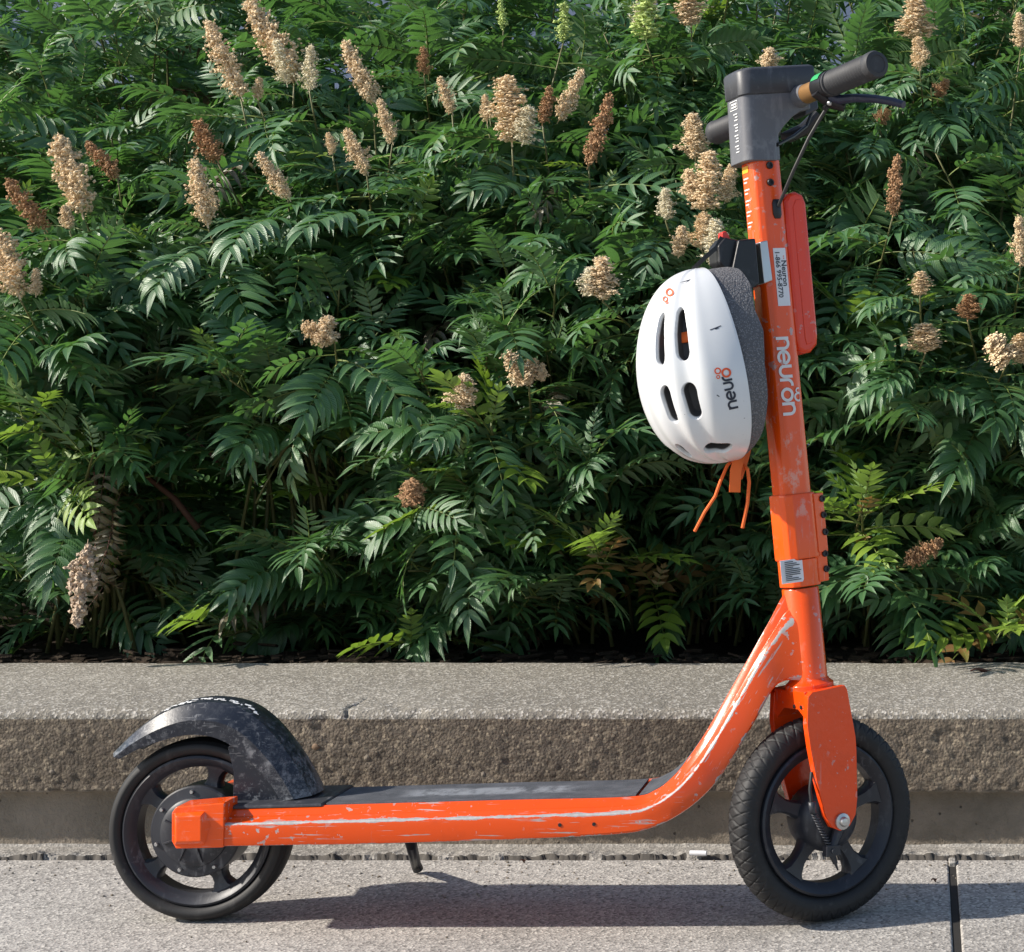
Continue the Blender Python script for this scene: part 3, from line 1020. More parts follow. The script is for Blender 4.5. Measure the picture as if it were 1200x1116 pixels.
def to_px(p):
    d = D0 + p.y
    return PX0 + (p.x - XC) * FPX / d, PY0 - (p.z - ZC) * FPX / d
def hides_plume(p, d, l):
    for f_ in (0.5, 0.75, 1.0):
        q = p + d * l * f_
        x, y = to_px(q)
        for cx, cy, a, b_, yy in plume_box:
            if q.y < yy + 0.05 and abs(x - cx) < a + 5 and abs(y - cy) < b_ + 1:
                return True
    return False
for (bp, tp, w, kind, back) in PL:
    B_ = at_front(bp[0], bp[1], back * 0.6 - 0.20)
    T_ = WP(tp[0], tp[1], B_.y + rnd.uniform(-0.03, 0.03))
    ax = T_ - B_
    ln = ax.length
    wid = w * (D0 + B_.y) / FPX
    sh = nearest_shrub(B_, None if B_.z > 1.25 else False)
    z = ax.normalized()
    x = z.orthogonal().normalized()
    y = z.cross(x)
    sx = wid / 0.31
    R = Matrix((x * sx, y * sx, z * ln)).transposed().to_4x4()
    put(rnd.choice(PM[kind]), 'flower_plume', sh, Matrix.Translation(B_) @ R @ Matrix.Rotation(rnd.uniform(0, 6.28), 4, 'Z'))
    plume_spots.append((B_, sh, kind, z))
    plume_box.append(((bp[0] + tp[0]) / 2, (bp[1] + tp[1]) / 2, w * 0.62 + abs(bp[0] - tp[0]) * 0.42 + 6, abs(bp[1] - tp[1]) * 0.55 + 6, B_.y))
last = None
for B_, sh, kind, z in plume_spots:
    if last is not None and (B_ - last).length < 0.07:
        continue
    last = B_
    if kind == 'seed':
        continue
    cane(B_ + Vector((0, 0, -0.005)), sh, 12, flower=True)

HOLLOW = [(320, 520, 85, 85), (235, 610, 90, 75), (500, 345, 40, 40), (790, 640, 65, 100), (110, 700, 95, 60), (430, 60, 55, 40), (165, 105, 60, 40), (1010, 470, 40, 50), (760, 745, 130, 30), (1000, 730, 70, 40), (1110, 250, 40, 40), (420, 640, 30, 40), (960, 300, 40, 60)]
PROUD = [(85, 460, 95, 100), (300, 415, 120, 40), (585, 600, 130, 130), (1130, 650, 90, 100), (570, 420, 160, 70), (40, 330, 70, 60), (640, 300, 110, 70), (1140, 470, 70, 90), (330, 690, 70, 60)]
def proud(px, py):
    return any(((px - hx) / a) ** 2 + ((py - hy) / b_) ** 2 < 1 for hx, hy, a, b_ in PROUD)
def hollow(px, py):
    for hx, hy, a, b_ in HOLLOW:
        if ((px - hx) / a) ** 2 + ((py - hy) / b_) ** 2 < 1:
            return True
    return False

# front canopy
step = 68
row = 0
py = -40
while py < 745:
    px = -170 + (row % 2) * step / 2
    while px < 1340:
        qx, qy = px + rnd.uniform(-32, 32), py + rnd.uniform(-30, 30)
        hol = hollow(qx, qy)
        back = rnd.uniform(-0.10, 0.14) + (0.50 if hol else 0) - (0.11 if proud(qx, qy) and not hol else 0)
        if not (hol and rnd.random() < 0.85):
            p = at_front(qx, qy, back)
            if p.z > 0.22:
                sh = nearest_shrub(p)
                kind = None
                if rnd.random() < 0.03:
                    kind = 'young'
                cane(p, sh, rnd.randint(8, 11) if p.z > 0.5 else rnd.randint(7, 9), kind)
        px += step
    py += step * 0.82
    row += 1
# back rows fill the depth
for i in range(60):
    qx, qy = rnd.uniform(-120, 1320), rnd.uniform(-90, 330)
    p = at_front(qx, qy, rnd.uniform(0.3, 0.7))
    cane(p, nearest_shrub(p, True), 9)
# the depth of the bed, too dense to count
def leaf_mass(name, n, fy, sd, push=0.7):
    r = random.Random(sd)
    items = []
    for i in range(n):
        p = fy(r)
        if i < n * push and hollow(*to_px(p)):
            p.y += 0.5
        a = r.uniform(0, 6.28)
        d = Vector((math.cos(a), math.sin(a) * 0.8 - 0.3, r.uniform(-0.5, 0.7)))
        items.append((r.choice(LM), orient(p, d, Vector((0, 0, 1)), r.gauss(0, 0.5), r.uniform(1.1, 1.6) * (1.0 if push else 1.5))))
    return bake(name, items, (0, 0, 0))
def deep(r):
    z = r.uniform(0.2, 2.1)
    return Vector((r.uniform(-2.1, 1.5), yfront(z) + 0.34 + abs(r.gauss(0, 0.45)), z))
# special shoots
KEEP_BOX = plume_box
plume_box = []
for (qx, qy, back, kind, n) in ((575, 500, -0.20, 'young', 6), (535, 562, -0.18, 'young', 5), (770, 690, -0.05, 'red', 6), (690, 650, -0.22, 'young', 6), (700, 660, -0.18, 'red', 4), (1010, 605, -0.22, 'red', 7), (1012, 592, -0.24, 'young', 7),
                               (1184, 748, -0.26, 'red', 6), (1168, 750, -0.26, 'young', 6), (230, 735, -0.10, 'young', 3), (480, 760, -0.12, 'young', 4), (25, 490, -0.18, 'young', 5), (60, 560, -0.14, 'young', 4)):
    p = at_front(qx, qy, back)
    cane(p, nearest_shrub(p, False), n, kind)
# withered leaves round the hanging seed head, and bare red branches in the hollow
sh = shr[1]
for i in range(9):
    p = at_front(118 + rnd.uniform(-14, 22), 540 + i * 14, -0.09)
    put(rnd.choice(LD), 'dry_leaf', sh, orient(p, Vector((rnd.uniform(-0.4, 0.5), -0.3, -1)), Vector((0, -1, 0.2)), rnd.uniform(-1, 1), rnd.uniform(0.55, 0.9)))
def branch(pxs, back, r, sh, mat):
    m = MB()
    m.tube([at_front(a, c, back) - sh['pos'] for a, c in pxs], [r * (1 - 0.5 * i / len(pxs)) for i in range(len(pxs))], 6)
    m.build('branch', mat, sh['o'], sharp=0)
branch([(105, 500), (112, 560), (116, 610), (104, 645)], -0.06, 0.004, sh, M['bark'])
branch([(232, 620), (205, 585), (180, 565), (160, 550)], 0.05, 0.007, shr[2], M['bark'])
branch([(262, 550), (240, 525), (218, 508)], 0.05, 0.003, shr[2], M['bark'])
branch([(320, 545), (350, 505), (368, 470)], 0.05, 0.0035, shr[3], M['cane'])
branch([(300, 590), (310, 570), (330, 535)], 0.0, 0.0025, shr[2], M['cane'])
branch([(128, 100), (150, 55), (165, 20)], 0.15, 0.005, shr[0], M['rachis'])
branch([(80, 110), (100, 60)], 0.15, 0.004, shr[0], M['rachis'])

# the leaves that show largest become parts one by one, the rest of a shrub's leaves one mass
def bake(name, items, origin):
    V, F, MI, UVS, o = [], [], [], [], 0
    mats = []
    for me, M4 in items:
        if me.name not in CACHE:
            v = np.zeros(len(me.vertices) * 3)
            me.vertices.foreach_get('co', v)
            uv = np.zeros(len(me.loops) * 2, dtype=np.float32)
            me.uv_layers[0].data.foreach_get('uv', uv)
            CACHE[me.name] = (v.reshape(-1, 3), [tuple(p.vertices) for p in me.polygons], [p.material_index for p in me.polygons], uv)
        v, f, mi, uv = CACHE[me.name]
        mm = []
        for mt in me.materials:
            if mt not in mats:
                mats.append(mt)
            mm.append(mats.index(mt))
        A = np.array(M4)
        V.append(v @ A[:3, :3].T + A[:3, 3] - np.array(origin))
        F += [tuple(k + o for k in q) for q in f]
        MI += [mm[k] for k in mi]
        UVS.append(uv)
        o += len(v)
    me = bpy.data.meshes.new(name)
    me.from_pydata(np.concatenate(V).tolist(), [], F)
    for mt in mats:
        me.materials.append(mt)
    me.polygons.foreach_set('material_index', MI)
    me.polygons.foreach_set('use_smooth', [True] * len(F))
    me.uv_layers.new(name='UVMap').data.foreach_set('uv', np.concatenate(UVS))
    me.update()
    ob = bpy.data.objects.new(name, me)
    COL.objects.link(ob)
    ob['kind'] = 'stuff'
    return ob
CACHE = {}
for s_ in shr:
    def rank(it):
        p = it[1].to_translation()
        x, y = to_px(p)
        inside = -60 < x < 1260 and -60 < y < 800
        return (0 if inside else 1, (p.y - yfront(p.z)) - 0.25 * it[2])
    s_['leaves'].sort(key=rank)
    for me, M4, sz in s_['leaves'][:292]:
        put(me, 'leaf', s_, M4)
    if len(s_['leaves']) > 292:
        bake('foliage', [(me, M4) for me, M4, sz in s_['leaves'][292:]], s_['pos']).parent = s_['o']
leaf_mass('undergrowth', 1500, deep, 5)
def far(r):
    z = r.uniform(0.2, 1.5)
    return Vector((r.uniform(-2.2, 1.6), yfront(z) + r.uniform(1.0, 1.6), z))
far_mass = leaf_mass('undergrowth', 1700, far, 9, 0)

# ------------------------------------------------------------------ scooter
scoot = empty('kick_scooter', (0, 0, 0), 'scratched orange electric kick scooter standing on the sidewalk in front of the wall', 'scooter')
scoot.rotation_euler = (-LEAN, 0, 0)

STN = [((262, 993), (262, 947), 0.092), ((352, 991.5), (352, 944.5), 0.092), ((440, 990), (440, 942), 0.092), ((600, 985), (600, 937.5), 0.092),
       ((720, 979), (735, 934), 0.092), ((764, 971), (768, 926), 0.090), ((800, 953), (790, 909), 0.083), ((828, 930), (807, 888), 0.072),
       ((850, 902), (826, 860), 0.059), ((880, 853), (850, 819), 0.046), ((903, 812), (879, 768), 0.038), ((917, 799), (901, 729), 0.031), ((936, 797), (920, 695), 0.0262), ((953, 796), (936, 693.5), 0.0250)]
def stn_local():
    out = []
    for B_, T_, w in STN:
        k = max(0.4, min(1, w / 0.075))
        pb, pt = SL(B_[0], B_[1], -w), SL(T_[0], T_[1], -(w - 0.030 * k))
        out.append((np.array([pb.x, pb.z]), np.array([pt.x, pt.z]), w))
    return out
SLOC = stn_local()
def catmull(a, b, c, d, t_):
    return 0.5 * ((2 * b) + (-a + c) * t_ + (2 * a - 5 * b + 4 * c - d) * t_ ** 2 + (-a + 3 * b - 3 * c + d) * t_ ** 3)
def dense(st, sub):
    out = []
    for i in range(len(st) - 1):
        q = [st[max(0, min(len(st) - 1, i + k))] for k in (-1, 0, 1, 2)]
        for j in range(sub):
            t_ = j / sub
            out.append(tuple(catmull(*[np.asarray(x[m], dtype=float) for x in q], t_) for m in range(3)))
    out.append(tuple(np.asarray(x, dtype=float) for x in st[-1]))
    return out
DST = dense(SLOC, 6)
HALF = [(0.0, 0.014, 0.2), (0.0, 0.006, 0.55), (0.03, 0.001, 0.5), (0.09, 0.0, 0.12), (0.35, 0.0, 0.0), (0.56, 0.0, 0.05), (0.63, 0.0006, 0.7), (0.665, 0.0020, 0.85), (0.70, 0.0050, 0.35), (0.74, 0.0095, 0.05),
        (0.785, 0.0130, 0.0), (0.79, 0.0155, 0.02), (0.80, 0.0175, 0.1), (0.86, 0.0205, 0.05), (0.93, 0.0250, 0.05), (0.985, 0.0290, 0.25), (1.0, 0.0305, 0.3), (0.985, 0.0330, 0.1), (0.955, 0.0340, 0.0)]
def ring_full(bt):
    b_, t_, w = bt
    w = float(w)
    k = max(0.4, min(1, w / 0.075))
    near = []
    for f_, ins, we in HALF:
        p = b_ + (t_ - b_) * f_
        near.append((Vector((p[0], -(w - ins * k), p[1])), we))
    return near + [(Vector((p.x, -p.y, p.z)), we) for p, we in reversed(near)]
m, wear = MB(), []
i0 = 6                                       # behind this station the body forks round the rear wheel
rings = [ring_full(s) for s in DST[i0:]]
m.loft([[p for p, _ in r] for r in rings])
wear += [we * (1.0 if i < len(rings) * 0.92 else 0.4) for i, r in enumerate(rings) for _, we in r]
for sg in (1, -1):
    rr = []
    for s in DST[:i0 + 1]:
        half = ring_full(s)[:len(HALF)]
        inner = [(Vector((half[-1][0].x, -0.050, half[-1][0].z)), 0), (Vector((half[0][0].x, -0.050, half[0][0].z)), 0)]
        rr.append([(Vector((p.x, p.y * sg, p.z)), we) for p, we in half + inner])
    m.loft([[p for p, _ in r] for r in rr])
    wear += [we for r in rr for _, we in r]
# small bolts holes on the side
frame = m.build('frame', M['orange'], scoot, sharp=20, wear=wear)
for (px, py) in ((656, 967), (696, 966), (905, 941)):
    if px < 900:
        k = MB()
        k.lathe([(0.0001, -0.001), (0.0024, -0.001), (0.0026, 0.0), (0.0026, 0.002)], SL(px, py, -0.0920), EY, EX, EZ, 10)
        k.build('rivet', M['black'], scoot)

def top_strip(i_from, i_to, off, hw_f, th, name, mat, x0=None, x1=None, bevel=0.001):
    m = MB()
    rg = []
    for (b_, t_, w) in DST:
        p = b_ + (t_ - b_) * 0.955
        n_ = (t_ - b_) / np.linalg.norm(t_ - b_)
        rg.append((p, n_, float(w)))
    xs = np.array([q[0][0] for q in rg])
    sel = []
    for xq in np.linspace(x0, x1, 26):
        j = int(np.clip(np.searchsorted(xs, xq) - 1, 0, len(xs) - 2))
        t_ = (xq - xs[j]) / max(1e-9, xs[j + 1] - xs[j])
        sel.append(tuple(rg[j][k] * (1 - t_) + rg[j + 1][k] * t_ for k in range(3)))
    rings = []
    for p, n_, w in sel:
        hw = hw_f(p[0], w)
        a, c = p + n_ * (off), p + n_ * (off + th)
        rings.append([Vector((a[0], -hw, a[1])), Vector((c[0], -hw + 0.001, c[1])), Vector((c[0], hw - 0.001, c[1])), Vector((a[0], hw, a[1]))])
    m.loft(rings, smooth=False)
    return m.build(name, mat, scoot, bevel=bevel, seg=1)
xa, xb = SL(384, 941, -0.05).x, SL(746, 931, -0.05).x
top_strip(0, 0, 0.0003, lambda x, w: w - 0.0360, 0.0034, 'deck_mat', M['mat'], xa, xb)
top_strip(0, 0, 0.0003, lambda x, w: (w - 0.037 * max(0.4, min(1, w / 0.075))), 0.0030, 'riser_mat', M['mat'], xb + 0.004, SL(822, 865, -0.04).x)
top_strip(0, 0, 0.0003, lambda x, w: w - 0.026, 0.0050, 'rear_deck_cover', M['dark'], SL(264, 946, -0.05).x, xa - 0.002, 0.0015)

# rear axle cover, both sides
def P2(px, py, yl):
    p = SL(px, py, yl)
    return (p.x, p.z)
for sg in (1, -1):
    m = MB()
    fn = lambda a, v, q: Vector((a, v * sg, q))
    m.prism([P2(*q, -0.0945) for q in ((206, 946), (263, 941), (261.5, 993.5), (206, 995), (201, 986), (201, 953))], fn, -0.0945, -0.048)
    # raised arrow-ended box
    lo = [P2(*q, -0.0945) for q in ((204, 953), (240, 951), (247, 967), (240, 990), (204, 991))]
    hi = [P2(*q, -0.1025) for q in ((206, 957), (236, 956), (236, 967), (236, 986), (206, 987))]
    n_ = len(lo)
    vs = [fn(a, -0.0944, q) for a, q in lo] + [fn(a, -0.1035, q) for a, q in hi]
    m.add(vs, [tuple(range(n_, 2 * n_))] + [(i, (i + 1) % n_, n_ + (i + 1) % n_, n_ + i) for i in range(n_)], 0, False)
    m.build('axle_cover', M['orange2'], scoot, bevel=0.0015)

# rear fender
OUT = [(127, 885), (150, 863), (180, 841), (212, 828), (246, 825), (277, 832), (304, 851), (328, 879), (346, 906), (361, 935)]
INN = [(139, 890), (160, 879), (187, 869), (216, 862), (243, 863), (265, 871), (284, 885), (303, 904), (318, 922), (328, 939)]
rings = []
OD = dense([(np.array(a), np.array(c), 0) for a, c in zip(OUT, INN)], 4)
W2 = 0.040
for a, c, _ in OD:
    pa, pc = SL(a[0], a[1], -W2), SL(c[0], c[1], -W2)
    mid = pa.lerp(pc, 0.52)
    crown = pa + (pa - pc).normalized() * 0.004
    r = []
    for p, y in ((pc, -W2 + 0.0015), (mid, -W2), (pa, -W2 + 0.014), (crown, -0.008), (crown, 0.008), (pa, W2 - 0.012), (mid, W2), (pc, W2 - 0.0015),
                 (pc, W2 - 0.006), (mid, W2 - 0.006), (pa + (pc - pa).normalized() * 0.006, 0.0), (mid, -W2 + 0.006), (pc, -W2 + 0.006)):
        r.append(Vector((p.x, y, p.z)))
    rings.append(r)
m = MB()
m.loft(rings)
fw_ = []
for i in range(len(rings)):
    f_ = i / (len(rings) - 1)
    base = max(0.75 * max(0.0, 1 - f_ / 0.22), 0.85 * max(0.0, min(1.0, (f_ - 0.68) / 0.2)), 0.12)
    fw_ += [base * (0.45 if k == 0 or k == 7 else 1.0) for k in range(13)]
fender = m.build('rear_fender', M['fender'], scoot, sharp=24, wear=fw_)
for sg in (1, -1):
    m = MB()
    m.prism([P2(*q, -0.032) for q in ((272, 940), (273, 905), (266, 876), (278, 868), (306, 890), (326, 920), (336, 940))],
            lambda a, v, q: Vector((a, v * sg, q)), -0.0300, -0.0255)
    m.build('side_web', M['fender'], fender, bevel=0.001)
m = MB()
r2 = random.Random(3)
for i in range(15):                                                     # worn white transfer letters on the crown
    a, c, _ = OD[int(9 + i * 0.95)]
    p = SL(a[0], a[1], -W2)
    n_ = (p - SL(c[0], c[1], -W2)).normalized()
    tdir = Vector((n_.z, 0, -n_.x))
    for _ in range(3):
        y0 = r2.uniform(-0.0185, -0.0115)
        l1, w1 = r2.uniform(0.0015, 0.0055), r2.uniform(0.0006, 0.0019)
        lift = 0.004 * (y0 + W2 - 0.014) / (W2 - 0.022) + r2.uniform(0.0003, 0.0006)
        oo = p + n_ * lift + tdir * r2.uniform(-0.005, 0.005) + EY * (y0 - p.y)
        wy = EY * w1 + n_ * w1 * 0.004 / (W2 - 0.022)
        m.add([oo - tdir * l1 + wy, oo + tdir * l1 * 0.7 + wy, oo + tdir * l1 - wy, oo - tdir * l1 * 0.6 - wy], [(0, 1, 2, 3)], 0, False)
m.build('worn_lettering', M['white_print'], fender)

# wheels
def wheel(C, t_, l_, k_, R, tw, rim_r, win_r, hub_r, spoke_a0, tread, nsp=5):
    er, ea = 0.84, 0.80
    _ph, _q = np.meshgrid(np.linspace(0, 2 * np.pi, 60), np.linspace(0, 2 * np.pi, 240))
    for _ in range(4):                                  # the tread just touches the ground
        _m, _h = (R + rim_r) / 2, (R - rim_r) / 2 + 0.0015
        _r = _m + _h * np.sign(np.cos(_ph)) * np.abs(np.cos(_ph)) ** er
        _a = tw * np.sign(np.sin(_ph)) * np.abs(np.sin(_ph)) ** ea
        T_, L_, K_, C_ = (RL @ x for x in (t_, l_, k_, C))
        R += float((C_.z + T_.z * _r * np.cos(_q) + K_.z * _r * np.sin(_q) + L_.z * _a).min()) - 0.0003
    P = lambda r, q, a: C + (t_ * math.cos(q) + k_ * math.sin(q)) * r + l_ * a
    m = MB()
    s = tw * 0.86
    prof = [(rim_r, -s), (rim_r - 0.003, -s - 0.002), (rim_r - 0.008, -s + 0.001), (win_r + 0.004, -s + 0.006), (win_r, -s + 0.010), (win_r, s - 0.010), (win_r + 0.004, s - 0.006), (rim_r - 0.008, s - 0.001),
            (rim_r - 0.003, s + 0.002), (rim_r, s), (rim_r + 0.004, 0)]
    m.lathe(prof, C, l_, t_, k_, 72, closed=True)
    wh = m.build('wheel', M['rim'], scoot, sharp=30)
    # tyre
    na, nc = (960, 72) if tread else (300, 48)
    mid, hr = (R + rim_r) / 2, (R - rim_r) / 2 + 0.0015
    V = np.zeros((na, nc, 3))
    q = np.linspace(0, 2 * np.pi, na, endpoint=False)
    ph = np.linspace(0, 2 * np.pi, nc, endpoint=False)
    cx, sx_ = np.cos(ph), np.sin(ph)
    rr = mid + hr * np.sign(cx) * np.abs(cx) ** er
    aa = tw * np.sign(sx_) * np.abs(sx_) ** ea
    rr2, aa2 = np.tile(rr, (na, 1)), np.tile(aa, (na, 1))
    Q = q[:, None]
    outer = np.clip((rr2 - (R - 0.024)) / 0.010, 0, 1)
    if tread:
        nd = 54
        lat = np.arctan2(aa2, rr2 - mid + 0.004) / 2.0
        g1 = np.abs(((Q * nd / (2 * np.pi) + lat * 1.5) % 1) - 0.5)
        g2 = np.abs(((Q * nd / (2 * np.pi) - lat * 1.5) % 1) - 0.5)
        g = np.minimum(g1, g2)
        rr2 = rr2 - 0.0025 * outer * np.clip(1.3 - g / 0.06, 0, 1)
    else:
        g = np.abs((aa2 / 0.006) % 1 - 0.5)
        rr2 = rr2 - 0.0012 * outer * np.clip(1 - g / 0.2, 0, 1)
    # raised ring on the sidewall
    ring = np.exp(-((rr2 - (rim_r + (R - rim_r) * 0.52)) / 0.0012) ** 2) * (np.abs(aa2) > tw * 0.8)
    aa2 = aa2 * (1 + 0.03 * ring)
    tv, lv, kv, cv = (np.array(x) for x in (t_, l_, k_, C))
    V = cv + (np.cos(Q)[..., None] * tv + np.sin(Q)[..., None] * kv) * rr2[..., None] + aa2[..., None] * lv
    idx = np.arange(na * nc).reshape(na, nc)
    nx_, nz_ = np.roll(idx, -1, 0), np.roll(idx, -1, 1)
    F = np.stack([idx, nx_, np.roll(nx_, -1, 1), nz_], -1).reshape(-1, 4)
    me = bpy.data.meshes.new('tyre')
    me.from_pydata(V.reshape(-1, 3).tolist(), [], F.tolist())
    me.materials.append(M['rubber'])
    me.polygons.foreach_set('use_smooth', [True] * len(F))
    me.update()
    o = bpy.data.objects.new('tyre', me)
    COL.objects.link(o)
    o.parent = wh
    # spokes
    for i in range(nsp):
        a = spoke_a0 + i * 2 * math.pi / nsp
        rg = []
        for f_, wv in ((0, 0.017), (0.12, 0.0125), (0.35, 0.0095), (0.6, 0.0095), (0.85, 0.014), (1.0, 0.022)):
            r = hub_r - 0.004 + (win_r + 0.002 - hub_r + 0.004) * f_
            th = 0.014 - 0.003 * math.sin(math.pi * f_)
            er_ = t_ * math.cos(a) + k_ * math.sin(a)
            et = -t_ * math.sin(a) + k_ * math.cos(a)
            c = C + er_ * r
            rg.append([c + et * wv * u + l_ * v for u, v in ((-1, -th * 0.6), (-0.72, -th), (0.72, -th), (1, -th * 0.6), (1, th * 0.6), (0.72, th), (-0.72, th), (-1, th * 0.6))])
        m = MB()
        m.loft(rg)
        m.build('spoke', M['rim'], wh, sharp=40)
    return wh, P

RWC = SL(238, 970, 0.0)
RWR = RWC.z * math.cos(LEAN) / math.cos(LEAN)
rw, P = wheel(RWC, EX, EY, EZ, RWR - 0.0005, 0.0255, 0.102, 0.086, 0.060, rad(76), False)
m = MB()
m.lathe([(0.0001, -0.036), (0.030, -0.036), (0.040, -0.035), (0.046, -0.031), (0.047, -0.028), (0.052, -0.027), (0.060, -0.026), (0.062, -0.024), (0.062, 0.024), (0.060, 0.026), (0.047, 0.028), (0.040, 0.035), (0.0001, 0.036)],
        RWC, EY, EX, EZ, 64)
hub = m.build('motor_hub', M['rim'], rw, sharp=30)
for i in range(8):
    a = rad(20 + 45 * i)
    m = MB()
    er_ = EX * math.cos(a) + EZ * math.sin(a)
    et = -EX * math.sin(a) + EZ * math.cos(a)
    p0, p1 = RWC + er_ * 0.022, RWC + er_ * 0.041
    m.loft([[p + et * w_ + EY * v for w_, v in ((-0.0016, -0.034), (-0.001, -0.039 if k == 0 else -0.0375), (0.001, -0.039 if k == 0 else -0.0375), (0.0016, -0.034))] for k, p in enumerate((p0, p1))], smooth=False)
    m.build('hub_rib', M['rim'], rw)
for i in range(7):
    a = rad(95 + 360 / 7 * i)
    m = MB()
    m.lathe([(0.0001, -0.0305), (0.0022, -0.0305), (0.0030, -0.029), (0.0031, -0.025)], RWC + (EX * math.cos(a) + EZ * math.sin(a)) * 0.0545, EY, EX, EZ, 8)
    m.build('screw', M['steel'], rw)

FR = (RL @ SC).z - 0.0005
kw = EZ                                                    # the wheel plane is vertical in the steered frame
fw, P = wheel(SC, TA, LA, KA, FR + 0.0008, 0.0235, 0.104, 0.087, 0.040, rad(12), True)
m = MB()
m.lathe([(0.0001, -0.036), (0.028, -0.036), (0.036, -0.032), (0.043, -0.022), (0.045, -0.016), (0.045, 0.016), (0.043, 0.022), (0.036, 0.032), (0.0001, 0.036)], SC, LA, TA, KA, 56)
m.build('brake_drum', M['rim'], fw, sharp=30)

# fork: crown plus two legs, one body
m = MB()
VN = -0.053
leg_px = [(947, 817), (952, 811), (990, 803), (993, 808), (1003, 864), (1004, 880), (1005, 935), (1003, 955), (996, 968), (985, 974), (975, 970), (968, 957), (957, 915), (950, 878), (946, 850)]
leg = [STab(*q, VN) for q in leg_px]
m.prism(leg, lambda a, v, q: SP(a, v, q), VN, VN + 0.012)
m.prism(leg, lambda a, v, q: SP(a, v, q), -VN, -VN - 0.012)
zc0 = STab(960, 809, VN)[1]
ztop = zc0
cr = [(VN + 0.011, ztop - 0.050), (VN + 0.011, ztop - 0.001), (-VN - 0.011, ztop - 0.001), (-VN - 0.011, ztop - 0.050), (0.040, ztop - 0.040), (0.020, ztop - 0.026), (-0.020, ztop - 0.026), (-0.040, ztop - 0.040)]
ua = min(a for a, q in leg if q > ztop - 0.03) + 0.001
ub = max(a for a, q in leg if q > ztop - 0.03) - 0.004
m.prism(cr, lambda a, v, q: SP(v, a, q), ua, ub)
m.lathe([(0.034, ztop - 0.006), (0.034, ztop + 0.004), (0.029, ztop + 0.008), (0.026, ztop + 0.012)], SC, KA, TA, LA, 40)
fork = m.build('fork', M['fork'], scoot, bevel=0.004, seg=3, angle=40)
for sg in (1, -1):
    m = MB()
    au, aw = 0.0, 0.0
    m.lathe([(0.0001, (VN - 0.0105) * sg), (0.0048, (VN - 0.0100) * sg), (0.0065, (VN - 0.0075) * sg), (0.0068, (VN - 0.005) * sg), (0.0110, (VN - 0.004) * sg), (0.0110, (VN + 0.001) * sg)], SC, LA, TA, KA, 16)
    m.build('axle_nut', M['steel'], fork, sharp=30)
for q in ((925, 829), (932, 829)):
    k = MB()
    uu = ua
    pp = ST(q[0], q[1], -0.028)
    b_ = STab(q[0], q[1], -0.028)[1]
    k.lathe([(0.0001, -0.0015), (0.0028, -0.0012), (0.0030, 0.001)], SP(ua - 0.0003, -0.030 + (q[0] - 925) * 0.0026, ztop - 0.022), TA, LA, KA, 10)
    k.build('rivet', M['black'], fork)
# brake cable with spring at the hub
m = MB()
m.tube([ST(951, 905, -0.045), ST(949, 925, -0.048), ST(951, 944, -0.050)], 0.0024, 8)
m.build('brake_cable', M['cable'], fw)
m = MB()
pA, pB = ST(952, 950, -0.050), ST(972, 992, -0.046)
spts = []
for i in range(161):
    f_ = i / 160
    p = pA.lerp(pB, f_)
    a = f_ * 2 * math.pi * 13
    spts.append(p + (TA * math.cos(a) + LA * math.sin(a)) * 0.0036)
m.tube(spts, 0.0011, 5)
m.tube([ST(951, 940, -0.050), ST(953, 953, -0.050)], [0.0050, 0.0045], 10)
m.tube([pA, pB], 0.0018, 6)
m.build('brake_spring', M['dark'], fw, sharp=0)
m = MB()
c = STab(974, 997, -0.046)
m.prism([(c[0] - 0.011, c[1] - 0.006), (c[0] + 0.011, c[1] - 0.007), (c[0] + 0.012, c[1] + 0.006), (c[0] - 0.009, c[1] + 0.008)], lambda a, v, q: SP(a, v, q), -0.052, -0.040)
m.tube([ST(974, 999, -0.046), ST(979, 1012, -0.046)], [0.005, 0.0035], 8)
m.tube([ST(979, 1012, -0.046), ST(982, 1020, -0.046)], [0.0022, 0.0012], 8)
m.tube([SP(c[0], -0.051, c[1]), SP(c[0], -0.055, c[1])], 0.0035, 10)
m.tube([SP(c[0], -0.046, c[1]), SP(0.01, -0.040, 0.0)], [0.006, 0.009], 8)
m.build('brake_arm', M['rim'], fw, bevel=0.0008)

# steering column
wpx = lambda py: STab(963 - (957 - py) * math.tan(RAKE), py, 0.0)[1]
m = MB()
m.lathe([(0.0262, wpx(803)), (0.0270, wpx(800)), (0.0262, wpx(796)), (0.0258, wpx(690)), (0.0250, wpx(689))], SC, KA, TA, LA, 40)
m.build('head_tube', M['orange2'], scoot, sharp=40)
H_, CH = 0.0240, 0.0125
def octo(h, c):
    return [(-h, -h + c), (-h + c * 0.25, -h + c * 0.3 + 0.001), (-h + c, -h), (h - c, -h), (h - c * 0.25, -h + c * 0.3 + 0.001), (h, -h + c), (h, h - c), (h - c, h), (-h + c, h), (-h, h - c)]
m = MB()
m.loft([[SP(a, v, w) for a, v in octo(H_, CH)] for w in (wpx(590), wpx(380), wpx(188))], smooth=False)
stem = m.build('stem', M['orange2'], scoot, bevel=0.003, seg=3, angle=12)
m = MB()
m.loft([[SP(a, v, w) for a, v in octo(0.0255, 0.013)] for w in (wpx(687), wpx(655), wpx(640))], smooth=False)
m.prism([(0.018, -0.024), (0.036, -0.0215), (0.036, -0.004), (0.018, -0.004)], lambda a, v, q: SP(a, q, v), wpx(684), wpx(648))
lower = m.build('clamp_ring', M['orange2'], stem, bevel=0.002, angle=20)
m = MB()
m.loft([[SP(a, v, w) for a, v in octo(h, 0.0135)] for h, w in ((0.0268, wpx(656)), (0.0278, wpx(654)), (0.0278, wpx(581)), (0.0270, wpx(579)))], smooth=False)
